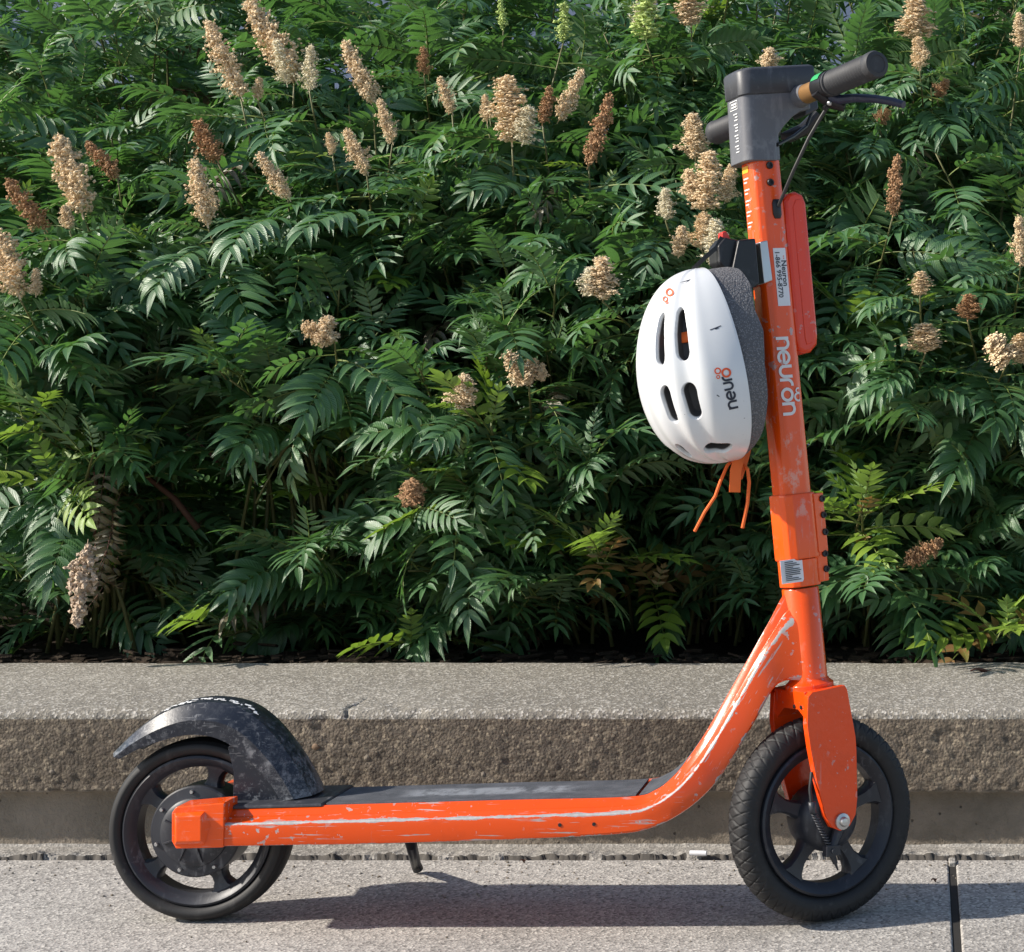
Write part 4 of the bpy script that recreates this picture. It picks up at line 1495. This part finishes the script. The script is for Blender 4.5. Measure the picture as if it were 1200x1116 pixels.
m.prism([(0.020, -0.0265), (0.038, -0.0225), (0.038, -0.006), (0.020, -0.004)], lambda a, v, q: SP(a, q, v), wpx(650), wpx(581))
collar = m.build('collar', M['orange2'], stem, bevel=0.002, angle=20)
def screw(u, v, w, r=0.0042, axis=None, parent=None, name='screw', mat='black'):
    m = MB()
    A = axis if axis is not None else LA
    c = SP(u, v, w)
    U = KA
    V2 = A.cross(U).normalized()
    m.lathe([(0.0001, -0.0008), (r * 0.45, -0.0008), (r * 0.5, -0.0026), (r * 0.85, -0.0028), (r, -0.0015), (r, 0.002)], c, A, U, V2, 14)
    return m.build(name, M[mat], parent or stem, sharp=30)
for py in (588, 607, 627):
    screw(0.0345, -0.0238, wpx(py), 0.0048, parent=collar)
for py in (652, 670):
    screw(0.0315, -0.0225, wpx(py), 0.0048, parent=lower)
for py in (194, 214):
    a_, w_ = STab(901.5 + (py - 194) * 0.05, py, -H_)
    screw(a_, -H_ - 0.0008, w_, 0.0052)
m = MB()
a_, w_ = STab(910, 245, -H_)
m.loft([[SP(a_ + s * x, -H_ - d, w_ + z * s) for x, z in ((-0.0065, -0.008), (-0.004, -0.0135), (0.004, -0.0135), (0.0065, -0.008), (0.0065, 0.008), (0.004, 0.0135), (-0.004, 0.0135), (-0.0065, 0.008))] for s, d in ((1, -0.002), (1, 0.002), (0.75, 0.0035))])
m.build('grommet', M['black'], stem)

# red casing on the front of the stem
cas = [STab(*q, -0.020) for q in ((919, 236), (923, 227), (932, 224), (941, 228), (945, 238), (959, 392), (958.5, 404), (951, 413), (943, 415), (935, 410), (933, 398))]
m = MB()
m.prism(cas, lambda a, v, q: SP(a, v, q), -0.021, 0.021)
casing = m.build('red_casing', M['red'], stem, bevel=0.006, seg=4, angle=50)
ci = [STab(*q, -0.021) for q in ((929, 243), (932, 234), (938, 234), (941, 243), (953.5, 392), (952, 402), (945, 404), (943, 396))]
m = MB()
m.prism(ci, lambda a, v, q: SP(a, v, q), -0.0222, -0.018)
m.build('casing_lid', M['red'], casing, bevel=0.0012)

# head block with display
def STpoly(pts, v):
    return [STab(*q, v) for q in pts]
VB = -0.030
def rear_round(ul, ur, hv, r, rf=0.004, n=7):
    """plan outline (u, v): rear corners rounded by r, front corners by rf"""
    out = []
    for cu_, cv_, a0, rr in ((ul + r, -hv + r, 180, r), (ur - rf, -hv + rf, 270, rf), (ur - rf, hv - rf, 0, rf), (ul + r, hv - r, 90, r)):
        out += [(cu_ + rr * math.cos(rad(a0 + 90 * i / n)), cv_ + rr * math.sin(rad(a0 + 90 * i / n))) for i in range(n + 1)]
    return out
right = [STab(*q, VB) for q in ((944, 99), (950, 112), (951, 129), (940, 131), (930, 137), (921, 146), (914, 156), (911, 168), (911, 178), (912, 188))]
lft = [STab(*q, VB) for q in ((874, 104), (879, 189))]
def u_left(w):
    t_ = (w - lft[0][1]) / (lft[1][1] - lft[0][1])
    return lft[0][0] + (lft[1][0] - lft[0][0]) * t_
m = MB()
rings = []
for (ur, w) in right:
    sh_ = 0.085 * max(0.0, min(1.0, (w - right[5][1]) / (right[0][1] - right[5][1])))
    rings.append([SP(a, v, w + sh_ * (a - 0.01)) for a, v in rear_round(u_left(w) - 0.004, ur, -VB, 0.015)])
m.loft(rings)
headb = m.build('head_block', M['head'], scoot, bevel=0.0015, seg=2, sharp=38, angle=45)
u_l = u_left(lft[0][1]) - 0.004
body = lft
m = MB()
ct, cb = STab(877, 76, VB - 0.003)[1], STab(877, 108, VB - 0.003)[1]
cl, cr_ = STab(872, 90, VB - 0.003)[0] - 0.004, STab(955, 80, VB - 0.003)[0]
rings = []
for ins, w in ((0.0025, cb - 0.0005), (0, cb + 0.002), (0, ct - 0.005), (0.0015, ct - 0.002), (0.005, ct), (0.012, ct + 0.0008)):
    rings.append([SP(a, v, w + 0.085 * (a - 0.01)) for a, v in rear_round(cl + ins, cr_ - ins, -VB + 0.003 - ins, 0.018)])
m.loft(rings)
m.build('head_cap', M['cap'], headb, sharp=50)
m = MB()
dis = STpoly([(936, 92), (955, 88), (960, 128), (944, 136)], VB + 0.012)
m.prism(dis, lambda a, v, q: SP(a, v, q), VB + 0.012, -VB - 0.012)
m.build('display_back', M['cap'], headb, bevel=0.003)
m = MB()
m.loft([[SP(a, v, w) for a, v in octo(h, 0.0125)] for h, w in ((0.0247, wpx(192)), (0.0252, wpx(187)), (0.0256, wpx(160)))], smooth=False)
m.build('head_sleeve', M['head'], headb, bevel=0.003, seg=3, angle=12)

# handlebar
near_e, far_e = ST(1028, 75, -0.238), ST(838, 156, 0.238)
bd = (near_e - far_e).normalized()
bmid = (near_e + far_e) / 2
bU = (KA - bd * KA.dot(bd)).normalized()
bV = bd.cross(bU)
L2 = (near_e - far_e).length / 2
m = MB()
m.lathe([(0.011, -L2 + 0.02), (0.011, L2 - 0.02)], bmid, bd, bU, bV, 24)
bar = m.build('handlebar', M['black'], scoot)
for sg in (1, -1):
    m = MB()
    m.lathe([(0.0175, sg * 0.020), (0.0155, sg * 0.036), (0.0146, sg * 0.048), (0.0142, sg * 0.050)], bmid, bd, bU, bV, 32)
    m.build('bar_boss', M['head'], bar, sharp=40)
    m = MB()
    m.lathe([(0.0138, sg * 0.049), (0.0138, sg * 0.092)], bmid, bd, bU, bV, 32)
    m.build('sleeve', M['bronze'], bar)
    m = MB()
    m.lathe([(0.0150, sg * 0.086), (0.0180, sg * 0.088), (0.0188, sg * 0.100), (0.0180, sg * 0.116), (0.015, sg * 0.118)], bmid, bd, bU, bV, 32)
    m.build('lever_clamp', M['black'], bar, sharp=40)
    m = MB()
    pr = [(0.0150, sg * 0.117), (0.0182, sg * 0.119), (0.0184, sg * 0.123)]
    n_ = 30
    for i in range(n_):
        x = 0.124 + (L2 - 0.014 - 0.124) * i / (n_ - 1)
        pr.append((0.0158 + (0.0020 if i % 2 else 0), sg * x))
    pr += [(0.0182, sg * (L2 - 0.013)), (0.0186, sg * (L2 - 0.004)), (0.0170, sg * L2), (0.0120, sg * (L2 + 0.001)), (0.0115, sg * L2), (0.0001, sg * L2)]
    m.lathe(pr, bmid, bd, bU, bV, 40)
    m.build('grip', M['grip'], bar, sharp=25)
# green sticker on the near clamp
m = MB()
rg = []
for q in range(7):
    a = rad(-5 + q * 12)
    rg.append([bmid + bd * x + (bU * math.cos(a) + bV * math.sin(a)) * 0.0193 for x in (0.092, 0.112)])
m.loft(rg, closed=False, caps=False)
m.build('sticker', M['green'], bar)
# brake levers
def lever(side):
    m = MB()
    v = -0.105 * side
    if side > 0:
        pts = [ST(968, 112, -0.100), ST(985, 117, -0.118), ST(1003, 115, -0.140), ST(1025, 116, -0.165), ST(1045, 119, -0.19), ST(1059, 123, -0.205)]
    else:
        f0 = lambda x, u, w: bmid - bd * x + TA * u + KA * w
        pts = [f0(0.098, 0.022, -0.018), f0(0.12, 0.04, -0.022), f0(0.15, 0.045, -0.024), f0(0.18, 0.048, -0.026), f0(0.20, 0.052, -0.03)]
    m.tube(pts, [0.010, 0.0085, 0.0076, 0.0072, 0.0070, 0.0062][:len(pts)], 12, squash=0.8)
    m.build('brake_lever', M['lever'], bar)
    m = MB()
    if side > 0:
        m.tube([ST(955, 108, -0.098), ST(972, 120, -0.10), ST(990, 126, -0.112)], [0.010, 0.012, 0.009], 10, squash=0.7)
        m.tube([ST(972, 122, -0.10), ST(966, 128, -0.10)], 0.004, 8)
    else:
        m.tube([f0(0.085, 0.0, -0.014), f0(0.095, 0.018, -0.022), f0(0.11, 0.03, -0.02)], [0.010, 0.013, 0.009], 10, squash=0.7)
    m.build('lever_bracket', M['black'], bar)
lever(1)
lever(-1)
m = MB()
m.sphere(ST(972, 121, -0.108), 0.004)
m.build('cable_adjuster', M['steel'], bar)
m = MB()
cp = [ST(970, 125, -0.10), ST(962, 138, -0.09), ST(948, 162, -0.075), ST(930, 200, -0.055), ST(918, 228, -0.038), ST(912, 242, -0.027)]
m.tube(cp, 0.0026, 8)
m.build('brake_cable', M['cable'], bar)
m = MB()
m.tube([ST(952, 130, 0.02), ST(945, 148, 0.02), ST(930, 160, 0.0), ST(911, 170, -0.026)], 0.0025, 8)
m.build('brake_cable', M['cable'], bar)
m = MB()
m.tube([ST(958, 133, 0.06), ST(942, 152, 0.07), ST(925, 160, 0.075), ST(915, 160, 0.08)], [0.007, 0.010, 0.010, 0.005], 10)
m.build('lever_bracket', M['black'], bar)

# kickstand on the far side
ksf = RL.transposed() @ (WP(490, 1020, 0.215) * 1.0)
wpt = WP(490, 1020, 0.215)
wpt.z = 0.006
ksf = RL.transposed() @ wpt
m = MB()
m.tube([SL(478, 975, 0.045), SL(482, 990, 0.055), ksf + Vector((-0.002, -0.006, 0.01)), ksf], [0.0085, 0.008, 0.0075, 0.0078], 12)
m.build('kickstand', M['black'], scoot)

# helmet lock on the back of the stem
VL = -0.036
lockp = [STab(*q, VL) for q in ((866, 281), (886, 279), (888, 300), (891, 333), (880, 340), (868, 342), (863, 334), (858, 320), (862, 300))]
m = MB()
m.prism(lockp, lambda a, v, q: SP(a, v, q), VL, 0.012)
lock = m.build('helmet_lock', M['black'], stem, bevel=0.003, seg=3, angle=25)
m = MB()
m.prism([STab(*q, VL + 0.008) for q in ((842, 288), (850, 278), (866, 281), (876, 300), (872, 326), (856, 322), (843, 308))], lambda a, v, q: SP(a, v, q), VL + 0.008, 0.004)
m.build('lock_tongue', M['black'], lock, bevel=0.003, seg=2)
m = MB()
m.prism([STab(*q, VL + 0.01) for q in ((848, 284), (847, 272), (852, 270), (859, 282))], lambda a, v, q: SP(a, v, q), VL + 0.012, VL + 0.026)
m.build('lock_button', M['redbtn'], lock, bevel=0.002)
m = MB()
m.prism([STab(*q, -0.030) for q in ((889, 284), (898, 282), (904, 329), (894, 333))], lambda a, v, q: SP(a, v, q), -0.034, 0.030)
m.build('lock_plate', M['steel'], lock, bevel=0.0015)

# ------------------------------------------------------------------ print
def ribbon(pts, w, frame, mb, layer, closed=False, mat=0):
    """flat stroke of width w along 2D pts; frame(x, y, lift)"""
    pts = [Vector((p[0], p[1])) for p in pts]
    n = len(pts)
    L, R_ = [], []
    for i, p in enumerate(pts):
        a = pts[(i - 1) % n] if (closed or i) else p
        c = pts[(i + 1) % n] if (closed or i < n - 1) else p
        d = (c - a).normalized()
        nn = Vector((-d.y, d.x))
        L.append(p + nn * w / 2)
        R_.append(p - nn * w / 2)
    vs = [frame(q.x, q.y, layer) for q in L] + [frame(q.x, q.y, layer) for q in R_]
    fs = [(i, (i + 1) % n, n + (i + 1) % n, n + i) for i in range(n if closed else n - 1)]
    mb.add(vs, fs, mat, False)

def arc(cx, cy, r, a0, a1, n=14):
    return [(cx + r * math.cos(rad(a0 + (a1 - a0) * i / n)), cy + r * math.sin(rad(a0 + (a1 - a0) * i / n))) for i in range(n + 1)]
def glyph(ch):
    if ch == 'n':
        return [([(0, 0), (0, 0.3), (0, 0.6), (0, 0.95)], False), ([(0, 0.45)] + arc(0.34, 0.56, 0.34, 180, 0) + [(0.68, 0.3), (0.68, 0)], False)], 0.68
    if ch == 'u':
        return [([(0, 1.0), (0, 0.7)] + arc(0.34, 0.42, 0.34, 180, 360) + [(0.68, 0.7), (0.68, 1.0)], False)], 0.68
    if ch == 'e':
        return [([(0.02, 0.47), (0.38, 0.47), (0.76, 0.47)] + arc(0.38, 0.47, 0.40, 12, 318, 20), False)], 0.76
    if ch == 'r':
        return [([(0, 0), (0, 0.4)] + arc(0.36, 0.56, 0.36, 180, 80), False)], 0.40
    if ch == 'o':
        return [(arc(0.38, 0.46, 0.38, 0, 345, 23), True)], 0.76
    return [], 0.3
def wordmark(txt, h, frame, mb, w=0.20, gap=0.22, x=0.0, lift=0.0004, mats=None, only=None):
    k = 0
    for i, ch in enumerate(txt):
        st, adv = glyph(ch)
        for pts, cl in st:
            ribbon([((px + x) * h, py * h) for px, py in pts], w * h, frame, mb, lift + 0.00012 * k, cl, (mats or {}).get(i, 0))
            k += 1
        x += adv + gap
    return x
def ring2(cx, cy, r, w, frame, mb, lift, mat=0):
    ribbon(arc(cx, cy, r, 0, 345, 23), w, frame, mb, lift, True, mat)

# frame on the near facet of the stem, text running down
def stem_frame(px, py):
    a0, w0 = STab(px, py, -H_)
    return lambda x, y, l: SP(a0 + y, -H_ - l, w0 - x)
fr = stem_frame(909, 397)
m = MB()
wordmark('neuron', 0.0208, fr, m)
xo = (0.68 + 0.76 + 0.68 + 0.40 + 0.22 * 4 + 0.38) * 0.0208
def fr_side(x, y, l):                                     # the small ring emblem runs over the chamfer
    return fr(x, y, l)
ring2(xo + 0.004, 0.0265, 0.0052, 0.0027, lambda x, y, l: fr(x, min(y, 0.0290), l + max(0, y - 0.0290) * -0.6), m, 0.0012)
ring2(xo - 0.005, 0.0270, 0.0032, 0.0020, lambda x, y, l: fr(x, min(y, 0.0290), l + max(0, y - 0.0290) * -0.6), m, 0.0014)
m.build('lettering', M['white_print'], stem, sharp=0)

def text_mesh(txt, size, frame, name, mat, parent, lift):
    cu = bpy.data.curves.new('print', 'FONT')
    cu.body = txt
    cu.size = size
    cu.resolution_u = 2
    cu.offset = size * 0.022
    ob = bpy.data.objects.new('print', cu)
    COL.objects.link(ob)
    bpy.context.view_layer.update()
    dg = bpy.context.evaluated_depsgraph_get()
    me = ob.evaluated_get(dg).to_mesh()
    m = MB()
    m.add([frame(v.co.x, v.co.y, lift) for v in me.vertices], [tuple(p.vertices) for p in me.polygons], 0, False)
    bpy.data.objects.remove(ob)
    if m.v:
        m.build(name, mat, parent, sharp=0)

fr = stem_frame(905.5, 291)
lab_l = 0.081
m = MB()
m.prism([(0, 0), (lab_l, 0), (lab_l, 0.0195), (0, 0.0195)], lambda a, v, q: fr(a, q, v), 0.0001, 0.0006)
label = m.build('phone_label', M['label'], stem)
text_mesh('1-866 995-8770', 0.0102, lambda x, y, l: fr(x + 0.004, y + 0.0025, l), 'lettering', M['navy_print'], label, 0.0009)
text_mesh('Neuron', 0.0115, lambda x, y, l: fr(x + 0.017, y + 0.0112, l), 'lettering', M['navy_print'], label, 0.0009)
text_mesh('··', 0.0115, lambda x, y, l: fr(x + 0.010, y + 0.0115, l), 'lettering', M['orange_print'], label, 0.0009)

# spec plate low on the stem
a0, w0 = STab(918, 657, -0.0256)
sf = lambda x, y, l: SP(a0 + x, -0.0256 - l, w0 - y)
m = MB()
m.prism([(-0.004, 0), (0.029, 0), (0.029, 0.029), (0.027, 0.032), (-0.004, 0.032)], lambda a, v, q: sf(a, q, v) if a > 0 else SP(a0 + a, -0.0256 + 0.003 - v, w0 - q), 0.0002, 0.0008)
plate = m.build('spec_label', M['label'], lower)
m = MB()
for i in range(11):
    ln = 0.010 + 0.016 * r2.random()
    m.prism([(0.001, 0.0025 + i * 0.0025), (0.001 + ln, 0.0025 + i * 0.0025), (0.001 + ln, 0.0036 + i * 0.0025), (0.001, 0.0036 + i * 0.0025)], lambda a, v, q: sf(a, q, v), 0.0009, 0.0012)
m.build('fine_print', M['navy_print'], plate)

# warning print on the rear facet under the head block
uR = -H_
wt, wb = wpx(196), wpx(284)
m = MB()
m.prism([(-0.008, wt), (-0.008, wt - 0.009), (0.0085, wt - 0.009), (0.0085, wt)], lambda a, v, q: SP(uR - v, a, q), 0.0003, 0.0007)
m.build('yellow_band', M['yellow'], stem)
m = MB()
for i in range(5):
    for j in range(2):
        z = wt - 0.016 - i * 0.0155 - j * 0.0052
        ln = 0.0135 if j == 0 else 0.009
        m.prism([(0.007, z), (0.007 - ln, z), (0.007 - ln, z - 0.0019), (0.007, z - 0.0019)], lambda a, v, q: SP(uR - v, a, q), 0.0003, 0.0006)
m.build('fine_print', M['white_print'], stem)
m = MB()
zt = max(q for a, q in body) - 0.014
for i in range(4):
    for j in range(3):
        z = zt - 0.016 - i * 0.0150 - j * 0.0042
        ln = (0.011, 0.007, 0.009)[j]
        m.prism([(-0.0095, z), (-0.0095 + ln, z), (-0.0095 + ln, z - 0.0015), (-0.0095, z - 0.0015)], lambda a, v, q: SP(u_left(q) - 0.0042 - v, a, q), 0.0002, 0.0006)
ribbon([(-0.0105, zt + 0.002), (0.0100, zt + 0.002), (0.0100, zt - 0.010), (-0.0105, zt - 0.010)], 0.0012, lambda x, y, l: SP(u_left(y) - 0.0042 - l, x, y), m, 0.0004, True)
for j in range(2):
    m.prism([(-0.0085, zt - 0.001 - j * 0.004), (0.006, zt - 0.001 - j * 0.004), (0.006, zt - 0.0033 - j * 0.004), (-0.0085, zt - 0.0033 - j * 0.004)], lambda a, v, q: SP(u_left(q) - 0.0042 - v, a, q), 0.0002, 0.0006)
m.build('fine_print', M['white_print'], headb)

# ------------------------------------------------------------------ helmet
HY = -0.035
hT, hB = WP(817, 315, HY), WP(859, 540, HY)
hM = (hT + hB) / 2
hA = (hT - hB).length / 2
HL = (hT - hB).normalized()
DEL = rad(27)
perp = Vector((-HL.z, 0, HL.x))
if perp.x > 0:
    perp = -perp
cam_n = Vector((0, -1, 0))
HH = (perp * math.cos(DEL) + cam_n * math.sin(DEL)).normalized()
HW = (cam_n * math.cos(DEL) - perp * math.sin(DEL)).normalized()
HC, WC = 0.104, 0.101
def hsurf(lam, th, off=0.0):
    """lam -90..90 along the length, th 0 crown, +90 near rim, beyond that down the side"""
    s, c = math.sin(lam), max(0.0, math.cos(lam))
    c2 = c ** 0.82
    kh = HC * (1 - 0.10 * s) + off
    kw_ = WC * (1 - 0.13 * s) + off
    A = hA + off
    sg = 1 if th >= 0 else -1
    a = abs(th)
    if a <= math.pi / 2:
        h = kh * c2 * math.cos(a) ** 0.9
        w = kw_ * c2 * math.sin(a) ** 0.92
    else:
        h = -(a - math.pi / 2) * 0.075
        w = kw_ * c2 * (1 - 0.10 * (a - math.pi / 2))
    return hM + HL * A * s + HH * h + HW * sg * w

def hproj(p):
    d = D0 + p.y
    return PX0 + (p.x - XC) * FPX / d, PY0 - (p.z - ZC) * FPX / d

# vents as (lam range, th range) in degrees on both sides
VENTS = [(5, 37, 22, 31), (-31, -8, 22, 31), (5, 38, 44, 54), (-31, -9, 43.5, 54), (-62, -52, 42, 72), (-60, -46, 9, 17)]
def vent_depth(lam, th):
    a = abs(math.degrees(th))
    l = math.degrees(lam)
    best = 0.0
    for l0, l1, t0, t1 in VENTS:
        cl, ct = (l0 + l1) / 2, (t0 + t1) / 2
        dl = max(0, abs(l - cl) - ((l1 - l0) / 2 - 5)) / 5
        slim = 1.0 - 0.35 * max(0, (l - cl) / ((l1 - l0) / 2)) * (1 if cl > 0 else -0.2)
        dt = abs(a - ct) / ((t1 - t0) / 2 * max(0.3, slim))
        q = max(dl if dt < 1 else dl + dt - 0.0, dt)
        q = (dl ** 2 + max(0, dt) ** 2 * 1.0) ** 0.5 if dl > 0 else dt
        best = max(best, max(0.0, min(1.0, (1.12 - q) / 0.22)))
    return best
def ridge(lam, th):
    a = abs(math.degrees(th))
    l = math.degrees(lam)
    fade = max(0, math.cos(lam)) ** 0.5
    g = 0
    for c_ in (27, 50):
        g -= 0.0034 * math.exp(-((a - c_) / 7.5) ** 2)
    g += 0.0018 * math.exp(-((a - 38) / 6) ** 2) + 0.0022 * math.exp(-((a - 12) / 8) ** 2) + 0.0018 * math.exp(-((a - 64) / 7) ** 2)
    return g * fade
NLAM, NTH = 560, 460
hv, hf, hm_, hs = [], [], [], []
vd = np.zeros((NLAM, NTH))
TH0 = 92
for i in range(NLAM):
    lam = rad(-89.5 + 179 * i / (NLAM - 1))
    for j in range(NTH):
        th = rad(-TH0 + 2 * TH0 * j / (NTH - 1))
        d = vent_depth(lam, th)
        vd[i, j] = d
        hv.append(hsurf(lam, th, ridge(lam, th) - 0.016 * d))
hel = empty('bicycle_helmet', hB, 'white bike helmet with grey foam liner hanging from the scooter lock', 'helmet')
sm_ = MB()
faces, mats_ = [], []
for i in range(NLAM - 1):
    for j in range(NTH - 1):
        a = i * NTH + j
        faces.append((a, a + 1, a + NTH + 1, a + NTH))
me = bpy.data.meshes.new('shell')
me.from_pydata([tuple(p - hB) for p in hv], [], faces)
me.materials.append(M['shell'])
at_ = me.attributes.new('vent', 'FLOAT', 'POINT')
at_.data.foreach_set('value', vd.ravel())
me.polygons.foreach_set('use_smooth', [True] * len(faces))
me.update()
shell = bpy.data.objects.new('shell', me)
COL.objects.link(shell)
shell.parent = hel
hbvh = BVHTree.FromPolygons([p for p in hv], faces)
# foam liner below the shell edge, open inside
def foam_depth(lam):
    l = math.degrees(lam)
    return float(np.interp(l, [-90, -70, -50, -25, -5, 15, 30, 50, 70, 90], [0.006, 0.012, 0.024, 0.033, 0.036, 0.046, 0.043, 0.052, 0.050, 0.030]))
m = MB()
rings = []
NF = 96
for i in range(NF):
    lam = rad(-89 + 178 * i / (NF - 1))
    dep = foam_depth(lam) / 0.075
    r = []
    for sg in (1,):
        outer = [(-(math.pi / 2 + dep * f_), -0.0035 - (0.006 if f_ > 0.96 else 0)) for f_ in (1.0, 0.93, 0.7, 0.4, 0.1)]
        outer += [(rad(q), -0.020) for q in range(-86, 87, 12)]
        outer += [((math.pi / 2 + dep * f_), -0.0035 - (0.006 if f_ > 0.96 else 0)) for f_ in (0.1, 0.4, 0.7, 0.93, 1.0)]
        inner = [((math.pi / 2 + dep * f_), -0.024) for f_ in (0.98, 0.5)] + [(rad(q), -0.030) for q in range(84, -85, -14)] + [(-(math.pi / 2 + dep * f_), -0.024) for f_ in (0.5, 0.98)]
        r = [hsurf(lam, a, o_) - hB for a, o_ in outer + inner]
    rings.append(r)
m.loft(rings)
m.build('foam_liner', M['foam'], hel, sharp=50)

def on_helmet(px, py, lift):
    o = Vector((XC, -D0, ZC))
    d = (WP(px, py, 0.0) - o).normalized()
    hit, nrm, _, _ = hbvh.ray_cast(o, d)
    if hit is None:
        hit, nrm, _, _ = hbvh.find_nearest(WP(px, py, -0.10))
    if nrm.dot(d) > 0:
        nrm = -nrm
    return hit + nrm * lift - hB
# wordmark running up the helmet; x runs up along (dx, dy), letters' tops to the left
m = MB()
ox, oy = 865, 477
ux, uy = Vector((-0.22, -1.0)).normalized()
def hf_(x, y, l):
    return on_helmet(ox + ux * x + uy * y, oy + uy * x - ux * y, l + 0.0002)
wordmark('neur', 11.5, hf_, m, w=0.22, gap=0.26, lift=0.0003)
m.build('lettering', M['navy_print'], hel, sharp=0)
m = MB()
def px_ring(cx, cy, r, w, m, lift):
    ring2(cx, cy, r, w, lambda x, y, l: on_helmet(x, y, l + 0.0004), m, lift)
px_ring(851, 437, 4.6, 2.4, m, 0.0004)
px_ring(841, 435, 3.2, 1.6, m, 0.0006)
px_ring(841.5, 442, 1.8, 1.1, m, 0.0008)
m.build('ring_emblem', M['orange_print'], hel, sharp=0)
m = MB()
px_ring(785, 343, 3.8, 2.0, m, 0.0004)
px_ring(780, 351, 2.6, 1.3, m, 0.0006)
px_ring(782, 355, 1.3, 0.9, m, 0.0008)
m.build('ring_emblem', M['orange_print'], hel, sharp=0)
# scuffs
m = MB()
for pts in ([(832, 387), (836, 385.5), (840, 384), (845, 382)], [(838, 386), (842, 384.5)], [(840, 463), (843, 465)], [(796, 318), (800, 313)]):
    ribbon(pts, 1.1, lambda x, y, l: on_helmet(x, y, l), m, 0.0003)
m.build('scuff_mark', M['navy_print'], hel, sharp=0)
# straps
def strap(pts, w, name, mat, par=None, th=0.0012):
    m = MB()
    rg = []
    n_ = len(pts)
    for i, p in enumerate(pts):
        d = (pts[min(i + 1, n_ - 1)] - pts[max(i - 1, 0)]).normalized()
        s = d.cross(Vector((0.25, -1, 0))).normalized()
        nn = s.cross(d)
        rg.append([p + s * w / 2 + nn * th, p - s * w / 2 + nn * th, p - s * w / 2 - nn * th, p + s * w / 2 - nn * th])
    m.loft(rg, smooth=False)
    return m.build(name, mat, par or hel)
W = lambda a, c, y: WP(a, c, y) - hB
strap([W(872, 500, -0.02), W(868, 530, -0.04), W(862, 552, -0.05), W(861, 577, -0.05)], 0.015, 'chin_strap', M['strap'])
strap([W(880, 505, -0.01), W(873, 535, -0.03), W(865, 560, -0.044)], 0.012, 'chin_strap', M['strap'])
m = MB()
m.tube([W(862, 535, -0.03), W(852, 546, -0.045), W(844, 565, -0.05), W(838, 582, -0.05), (W(826, 600, -0.05)), W(814, 623, -0.05)], 0.0022, 8)
m.build('strap_cord', M['strap'], hel)
m = MB()
m.tube([W(868, 540, -0.03), W(876, 550, -0.04), W(878, 565, -0.04), W(876, 590, -0.04), W(870, 619, -0.04)], 0.0024, 8)
m.build('strap_cord', M['strap'], hel)
strap([W(812, 316, -0.035), W(826, 302, -0.035), W(840, 290, -0.03), W(846, 278, -0.025)], 0.006, 'hanging_strap', M['black'])
# orange headband seen through the vents
m = MB()
rg = []
for q in range(-70, 71, 7):
    th = rad(q)
    rg.append([hsurf(rad(l), th, o_) - hB for l, o_ in ((24, -0.0150), (17, -0.0150), (17, -0.019), (24, -0.019))])
m.loft(rg)
m.build('inner_band', M['strap'], hel, sharp=0)

# ------------------------------------------------------------------ small litter
m = MB()
for i in range(420):
    x = rnd.uniform(-1.2, 0.8)
    y = 0.282 - abs(rnd.gauss(0, 0.10)) if rnd.random() < 0.75 else rnd.uniform(-0.5, 0.28)
    r_ = rnd.uniform(0.0006, 0.0022)
    m.sphere((x, y, r_ * 0.6), r_, 5, 3, rnd.choice((0, 0, 1)), (rnd.uniform(0.7, 1.5), rnd.uniform(0.7, 1.4), 0.7))
o = m.build('gravel_crumbs', [M['wall_base'], M['mortar']])
o['kind'] = 'stuff'
m = MB()
p = WP(818, 1008, 0.295)
p = Vector((p.x, 0.296, 0.008))
m.tube([Vector((-0.013, 0.001, 0)), Vector((0.006, 0, 0)), Vector((0.013, -0.001, 0))], [0.0042, 0.0043, 0.0040], 12)
o = m.build('cigarette_butt', M['label'], loc=p)
tag(o, 'small white stub lying on the crumbled joint below the wall', 'cigarette butt')
def dead_leaf(px, py, y, z, l, rot, label, mat):
    m = MB()
    rg = []
    for i in range(7):
        s = i / 6
        w = l * 0.22 * math.sin(math.pi * min(0.98, max(0.03, s)))
        x = (s - 0.5) * l
        rg.append([Vector((x, w, 0.004 + 0.5 * w)), Vector((x, 0, 0.001 + 0.003 * math.sin(s * 5))), Vector((x, -w, 0.003 + 0.4 * w))])
    m.loft(rg, closed=False, caps=False)
    m.tube([Vector((0.45 * l, 0, 0.002)), Vector((0.75 * l, 0.05 * l, 0.004))], 0.0008, 5)
    q = WP(px, py, y)
    o = m.build('dead_leaf', mat, loc=Vector((q.x, y, z)))
    o.rotation_euler = (0, 0, rot)
    tag(o, label, 'leaf')
dead_leaf(1147, 785, 0.66, ZT + 0.001, 0.030, 0.1, 'curled brown dead leaf lying on top of the planter wall', M['bark'])
dead_leaf(1094, 1033, 0.17, 0.001, 0.009, 0.6, 'tiny dark leaf scrap on the sidewalk right of the front wheel', M['bark'])
dead_leaf(612, 1012, 0.27, 0.001, 0.008, 0.3, 'tiny brown leaf scrap on the sidewalk by the joint under the deck', M['bark'])

print('LEAVES', LEAVES, [s['n'] for s in shr], 'objects', len(bpy.data.objects))
